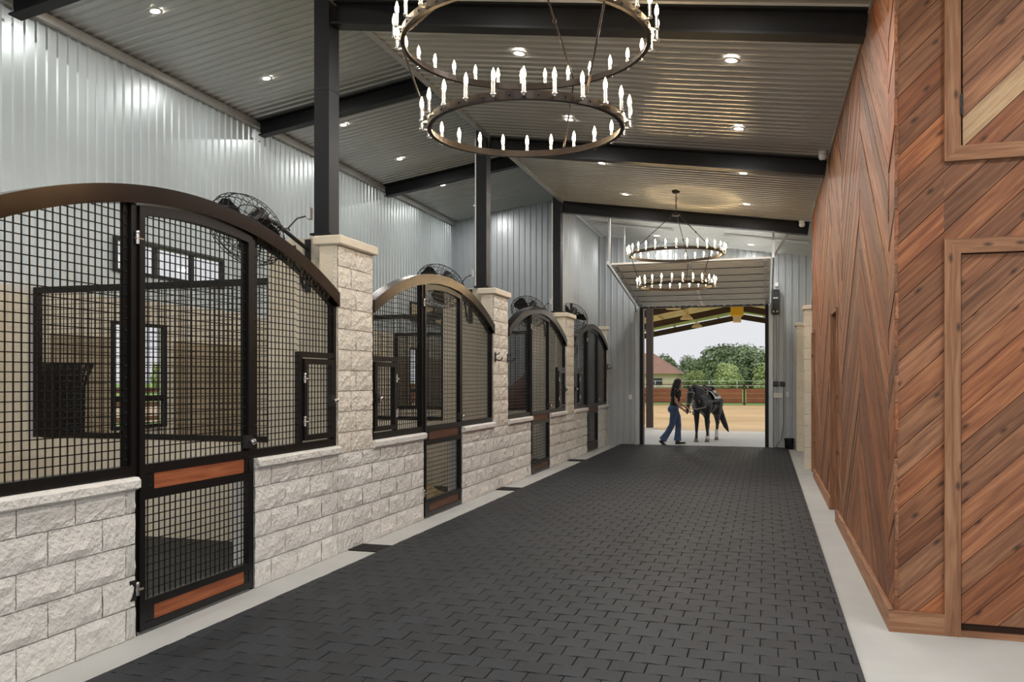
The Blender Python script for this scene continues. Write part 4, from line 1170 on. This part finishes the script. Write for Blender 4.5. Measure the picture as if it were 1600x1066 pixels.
# ================================================================== HORSE
def horse(loc, heading, mat, label, head_low=True, socks=True, tack=True, scale=1.0, patches=False, group=None):
    t = thing('horse', loc, label, 'horse', group, rz=heading); t.scale = (scale,)*3
    body = MB()
    # barrel (x forward)
    for (x, z, ry, rz) in ((-0.62,1.13,0.23,0.27),(-0.45,1.14,0.27,0.31),(-0.2,1.10,0.29,0.32),(0.05,1.08,0.29,0.33),(0.3,1.10,0.26,0.32),(0.48,1.12,0.23,0.31),(0.60,1.10,0.19,0.25)):
        body.ball((x, 0, z), 1.0, 18, 12, (0.24, ry, rz))
    body.ball((0.38, 0, 1.36), 1.0, 12, 8, (0.22, 0.09, 0.12))      # withers
    body.ball((-0.55, 0, 1.30), 1.0, 12, 8, (0.28, 0.19, 0.14))     # croup
    # neck and head
    hy = -0.16 if head_low else 0.0
    neck = [(0.50,0,1.22,0.24),(0.68,hy*0.3,1.30,0.19),(0.86,hy*0.7,1.37,0.15),(0.99,hy,1.40,0.125)] if head_low else [(0.50,0,1.22,0.24),(0.68,0,1.40,0.19),(0.84,0,1.58,0.15),(0.95,0,1.70,0.12)]
    for i in range(len(neck)-1):
        for q in range(6):
            f = q/6; p = [neck[i][j]+(neck[i+1][j]-neck[i][j])*f for j in range(4)]
            body.ball(p[:3], p[3], 14, 10, (1.0, 0.62, 1.15))
    px, pz = neck[-1][0], neck[-1][2]
    dx, dz = (0.16, -0.52) if head_low else (0.46, -0.40)
    for q in range(12):
        f = q/11; r = 0.125*(1-f)+0.062*f - 0.02*math.sin(f*math.pi)
        body.ball((px+0.03+dx*f, hy*(1+0.25*f), pz-0.02+dz*f), r, 12, 8, (1.0, 0.72, 1.0))
    body.ball((px-0.01+dx*0.25, hy, pz-0.08+dz*0.25), 0.10, 12, 8, (1, 0.6, 1))     # cheek
    for sy in (-1, 1):
        body.tube([(px-0.02, hy+sy*0.055, pz+0.07), (px+0.01, hy+sy*0.075, pz+0.15), (px+0.015, hy+sy*0.07, pz+0.22)], [0.035, 0.034, 0.008], 8)
    # legs
    fx, hx = 0.44, -0.56
    for sy in (-1, 1):
        o = 0.05 if sy < 0 else -0.06
        limb(body, [(fx,sy*0.15,1.0,0.13),(fx+0.02,sy*0.15,0.78,0.088),(fx+0.02+o*.3,sy*0.14,0.48,0.058),(fx+0.02+o*.5,sy*0.14,0.44,0.055),(fx+0.01+o,sy*0.14,0.24,0.036),(fx+0.01+o,sy*0.14,0.16,0.045),(fx+0.04+o,sy*0.14,0.08,0.042)])
        o2 = -0.05 if sy < 0 else 0.08
        limb(body, [(hx,sy*0.14,1.08,0.20),(hx+0.12,sy*0.17,0.84,0.15),(hx-0.02+o2*.4,sy*0.16,0.66,0.085),(hx-0.12+o2*.7,sy*0.15,0.50,0.062),(hx-0.10+o2*.8,sy*0.15,0.42,0.048),(hx-0.08+o2,sy*0.15,0.24,0.038),(hx-0.08+o2,sy*0.15,0.16,0.046),(hx-0.04+o2,sy*0.15,0.08,0.043)])
    bo = remeshed('body', body, mat, 0.016, t)
    for sy in (-1, 1):
        for (xx, front) in ((fx+0.05+(0.05 if sy < 0 else -0.06), True), (hx-0.03+(-0.05 if sy < 0 else 0.08), False)):
            y_ = sy*(0.14 if front else 0.15)
            MB().lathe([(0.0,0.0),(0.066,0.0),(0.048,0.085),(0.0,0.09)], 14, Matrix.Translation((xx, y_, 0))).build('hoof', 'hoof', t)
            if socks and not front:
                MB().lathe([(0.050,0.085),(0.056,0.15),(0.048,0.19),(0.046,0.30),(0.044,0.31)], 14, Matrix.Translation((xx-0.025, y_, 0))).build('sock', 'horse_white', t)
            if socks and front and sy > 0:
                MB().lathe([(0.050,0.085),(0.055,0.15),(0.049,0.17)], 14, Matrix.Translation((xx-0.02, y_, 0))).build('sock', 'horse_white', t)
    # mane, forelock, tail
    mn = MB()
    for i in range(len(neck)-1):
        for q in range(5):
            f = q/5; p = [neck[i][j]+(neck[i+1][j]-neck[i][j])*f for j in range(4)]
            mn.ball((p[0]-0.03, p[1]+0.045, p[2]+p[3]*0.85), 1.0, 8, 6, (0.06, 0.05, 0.12))
            mn.ball((p[0]-0.03, p[1]+0.12, p[2]+p[3]*0.25), 1.0, 8, 6, (0.05, 0.025, 0.15))
    mn.ball((px+0.09, hy, pz+0.02), 1.0, 8, 6, (0.03, 0.05, 0.12))
    remeshed('mane', mn, 'horse_mane' if mat == 'horse_black' else mat, 0.018, t, 3)
    tl = MB(); limb(tl, [(-0.83,0.02,1.22,0.05),(-0.93,0.05,1.12,0.065),(-0.97,0.12,0.9,0.085),(-0.98,0.20,0.62,0.09),(-0.98,0.30,0.38,0.07),(-0.98,0.38,0.22,0.02)])
    remeshed('tail', tl, 'horse_mane' if mat == 'horse_black' else mat, 0.018, t, 3)
    for sy in (-1, 1):
        MB().ball((px+0.045+dx*0.22, hy+sy*0.078, pz-0.03+dz*0.2), 0.018, 10, 8).build('eye', 'dark_glass', t)
        MB().ball((px+0.075+dx, hy*1.25+sy*0.03, pz-0.0+dz), 0.012, 8, 6).build('nostril', 'leather_dark', t)
    if patches:
        for (x, y_, z, a, b, c_) in ((0.10,-0.215,1.08,0.26,0.10,0.22),(-0.50,-0.20,0.95,0.16,0.10,0.22),(0.10,0.215,1.08,0.26,0.10,0.22),(-0.5,0.2,0.95,0.16,0.1,0.22),(-0.1,-0.10,0.84,0.4,0.16,0.11)):
            MB().ball((x, y_, z), 1.0, 14, 10, (a, b, c_)).build('coat_patch', 'horse_white', t)
    if tack:
        # saddle pad draped over the back
        def drape(mb, x0, x1, zdrop, lift, n=14):
            vs = []; fs = []
            for i in range(n+1):
                a = -zdrop + 2*zdrop*i/n
                for x in (x0, (x0+x1)/2, x1):
                    sag = 0.02 if x == (x0+x1)/2 else 0
                    vs.append((x - 0.06*abs(a)/zdrop, (0.29+lift)*math.sin(a), 1.09 + (0.335+lift-sag)*math.cos(a)))
            for i in range(n):
                for k in range(2): fs.append((i*3+k, i*3+k+1, i*3+k+4, i*3+k+3))
            m2 = [(v[0], v[1]*1.045, 1.09+(v[2]-1.09)*1.045) for v in vs]; nn = len(vs)
            mb.add(vs, [f[::-1] for f in fs], True); mb.add(m2, fs, True)
            rim = [(i*3, (i+1)*3) for i in range(n)]
        mb = MB(); drape(mb, -0.30, 0.32, 1.25, 0.035); pad = mb.build('saddle_pad', 'horse_white', t)
        for sy in (-1, 1):
            for k in range(3):
                MB().box(-0.22+k*0.14, -0.13+k*0.14, sy*0.345-0.006, sy*0.345+0.006, 1.03, 1.12).build('pad_pattern', 'shirt_black', pad)
        sd = MB(); drape(sd, -0.16, 0.16, 1.05, 0.06)
        for (x, z, a, b, c_) in ((-0.2,1.50,0.10,0.20,0.07),(0.02,1.47,0.26,0.15,0.05),(0.19,1.52,0.06,0.10,0.07)): sd.ball((x,0,z), 1.0, 14, 10, (a,b,c_))
        sd.tube([(0.20,0,1.52),(0.24,0,1.60)], [0.03,0.035], 8)
        so = sd.build('saddle', 'leather_dark', t)
        for sy in (-1, 1):
            mb = MB(); mb.tube([(0.02,sy*0.36,1.15),(0.03,sy*0.37,0.86)], 0.018, 6)
            mb.tube([(0.03+0.06*math.cos(a), sy*0.37, 0.80+0.06*math.sin(a)) for a in [2*math.pi*j/10 for j in range(10)]], 0.012, 6, closed=True)
            mb.build('stirrup', 'leather_dark', so)
        br = MB()
        def hring(f, rr, off=0):
            c = Vector((px+0.03+dx*f, hy*(1+0.25*f), pz-0.02+dz*f)); d = Vector((dx, 0, dz)).normalized(); a_ = d.orthogonal().normalized(); b_ = d.cross(a_)
            if abs(a_.y) > abs(b_.y): a_, b_ = b_, a_
            br.tube([c + a_*rr*math.cos(q) + b_*rr*0.78*math.sin(q) for q in [2*math.pi*j/16 for j in range(16)]], 0.009, 6, closed=True)
        hring(0.62, 0.098); hring(0.02, 0.145)
        for sy in (-1, 1): br.tube([(px+0.03, hy+sy*0.105, pz-0.03), (px+0.03+dx*0.62, hy*1.15+sy*0.075, pz-0.02+dz*0.62), (px+0.05+dx*0.85, hy*1.2+sy*0.065, pz-0.02+dz*0.85)], 0.008, 6)
        br.build('bridle', 'rope', t)
        rn = MB()
        rn.tube([(px+0.04+dx*0.85, hy*1.2-0.07, pz-0.02+dz*0.85), (px-0.02, hy-0.12, 0.90), (0.74, -0.14, 0.84), (0.62,-0.24,1.0), (0.40,-0.16,1.44), (0.24,0,1.56)], 0.009, 6)
        rn.tube([(px+0.04+dx*0.85, hy*1.2+0.07, pz-0.02+dz*0.85), (px-0.06, hy+0.16, 0.94), (0.70, 0.16, 0.98), (0.40,0.16,1.44), (0.24,0,1.56)], 0.009, 6)
        rn.build('rein', 'rope', t)
    return t
horse((-1.53, 23.25, 0), math.radians(-90-12), 'horse_black', 'black saddled horse with white hind socks standing outside the doorway', scale=0.95)
horse((-6.3, 19.3, 0.02), math.radians(8), 'horse_brown', 'reddish brown and white horse inside the stall beside the end wall', False, False, False, patches=True)

# ================================================================== PERSON
def person(loc, heading, label):
    t = thing('person', loc, label, 'person', rz=heading)
    # x forward, y left; walking, leaning a little forward
    b = MB()
    pel = (0.0, 0, 0.93)
    b.ball((0,0,0.95), 1, 14, 10, (0.115,0.165,0.13))
    for (x, z, rx, ry) in ((0.02,1.05,0.10,0.135),(0.04,1.16,0.105,0.14),(0.06,1.27,0.11,0.155),(0.07,1.36,0.10,0.17)): b.ball((x,0,z), 1, 14, 10, (rx,ry,0.10))
    limb(b, [(0.08,0,1.40,0.058),(0.10,0,1.48,0.05)])
    b.ball((0.125,0,1.565), 1, 16, 12, (0.092,0.074,0.112))          # head
    b.ball((0.15,0,1.50), 1, 12, 8, (0.055,0.05,0.055))              # jaw
    b.ball((0.222,0,1.55), 1, 8, 6, (0.018,0.012,0.02))              # nose
    for sy in (-1,1): b.ball((0.115,sy*0.076,1.555), 1, 8, 6, (0.02,0.01,0.03))
    # legs: right leg back (trailing), left leg forward
    legs = {-1: [(0.0,-0.085,0.90,0.095),(-0.02,-0.09,0.70,0.078),(-0.06,-0.09,0.50,0.058),(-0.17,-0.09,0.30,0.05),(-0.30,-0.09,0.11,0.036)],
            1: [(0.0,0.085,0.90,0.095),(0.09,0.085,0.70,0.078),(0.12,0.085,0.50,0.058),(0.11,0.085,0.30,0.052),(0.10,0.085,0.09,0.038)]}
    for sy in (-1,1): limb(b, legs[sy])
    arms = {-1: [(0.07,-0.18,1.36,0.052),(0.03,-0.225,1.22,0.044),(0.03,-0.235,1.10,0.038),(0.12,-0.22,0.98,0.034),(0.22,-0.19,0.90,0.026)],
            1: [(0.07,0.18,1.36,0.052),(0.08,0.22,1.22,0.044),(0.10,0.23,1.10,0.038),(0.20,0.19,1.02,0.034),(0.29,0.13,0.97,0.026)]}
    for sy in (-1,1):
        limb(b, arms[sy])
        h = Vector(arms[sy][-1][:3]); d = (h - Vector(arms[sy][-2][:3])).normalized()
        s_ = d.cross(Vector((0,0,1))).normalized()*sy; n = d.cross(s_)
        b.ball(h+d*0.04, 1, 10, 8, (0.042,0.03,0.036))
        for k, ln in enumerate((0.062,0.072,0.068,0.052)):
            o = h + d*0.07 + s_*(0.024-0.016*k)
            limb(b, [(*o,0.009),(*(o+d*ln*0.5),0.0085),(*(o+d*ln*0.8-Vector((0,0,0.02))),0.0075)], 6)
        o = h + d*0.02 + s_*0.034
        limb(b, [(*o,0.011),(*(o+s_*0.02+d*0.03),0.0095),(*(o+s_*0.022+d*0.055),0.008)], 6)
    remeshed('body', b, 'skin', 0.009, t, 4)
    # jeans, flared at the hem
    j = MB(); j.ball((0,0,0.95), 1, 16, 10, (0.128,0.178,0.12)); j.ball((-0.03,0,0.90), 1, 14, 10, (0.13,0.17,0.11))
    for sy in (-1,1):
        L_ = [list(p) for p in legs[sy]]
        L_[-1][2] += 0.0
        rr = [0.112,0.095,0.078,0.078,0.098]
        j.tube([p[:3] for p in L_], rr, 14)
        for p, r in zip(L_[:-1], rr): j.ball(p[:3], r, 14, 8)
    remeshed('jeans', j, 'denim', 0.012, t, 3)
    s = MB()
    for (x, z, rx, ry) in ((0.01,0.99,0.125,0.165),(0.02,1.06,0.118,0.155),(0.04,1.16,0.122,0.16),(0.06,1.27,0.128,0.175),(0.07,1.35,0.115,0.185)): s.ball((x,0,z), 1, 16, 10, (rx,ry,0.09))
    for sy in (-1,1):
        limb(s, [(0.07,sy*0.15,1.365,0.075),(0.06,sy*0.20,1.29,0.066),(0.05,sy*0.222,1.23,0.06)])
    remeshed('shirt', s, 'shirt_black', 0.012, t, 3)
    h = MB(); h.ball((0.095,0,1.595), 1, 16, 12, (0.105,0.092,0.098))
    for (x, z, r) in ((0.03,1.52,0.085),(0.0,1.43,0.085),(-0.02,1.34,0.075),(-0.025,1.27,0.05)): h.ball((x,0,z), 1, 14, 10, (0.07,r*1.05,0.09))
    for sy in (-1,1):
        for (x, z) in ((0.09,1.55),(0.08,1.47),(0.07,1.39)): h.ball((x,sy*0.075,z), 1, 10, 8, (0.06,0.03,0.07))
    remeshed('hair', h, 'hair_dark', 0.012, t, 3)
    for sy in (-1,1): MB().ball((0.205,sy*0.03,1.575), 0.012, 8, 6).build('eye', 'dark_glass', t)
    MB().ball((0.203,0,1.508), 1, 8, 6, (0.008,0.024,0.007)).build('mouth', 'skin', t)
    for sy, p, tilt in ((-1, (-0.30,-0.09,0.10), 0.75), (1, (0.10,0.085,0.075), 0.0)):
        M = Matrix.Translation(p) @ Matrix.Rotation(tilt, 4, 'Y')
        m_ = MB(); m_.ball((0,0,0), 1, 12, 8, (0.05,0.045,0.075), M.to_3x3()); 
        for q in range(7):
            f = q/6; m_.ball(M.to_3x3() @ Vector((-0.02+0.19*f,0,-0.04+0.0*f)), 1, 12, 8, (0.045,0.042-0.012*f,0.036-0.008*f))
        m_.ball(M.to_3x3() @ Vector((-0.03,0,-0.055)), 1, 10, 6, (0.035,0.035,0.02))
        remeshed('boot', m_, 'leather_dark', 0.012, t, 2, p)
person((-2.24, 21.72, 0), math.radians(12), 'person with long dark hair in a black tee and flared jeans walking to the horse')
MB().tube([(-1.91,21.93,0.94),(-1.86,22.05,0.80),(-1.86,22.2,0.80),(-1.90,22.34,0.88)], 0.01, 6).build('lead_rope', 'rope', label='pale lead rope between the walking person and the black horse', cat='rope')
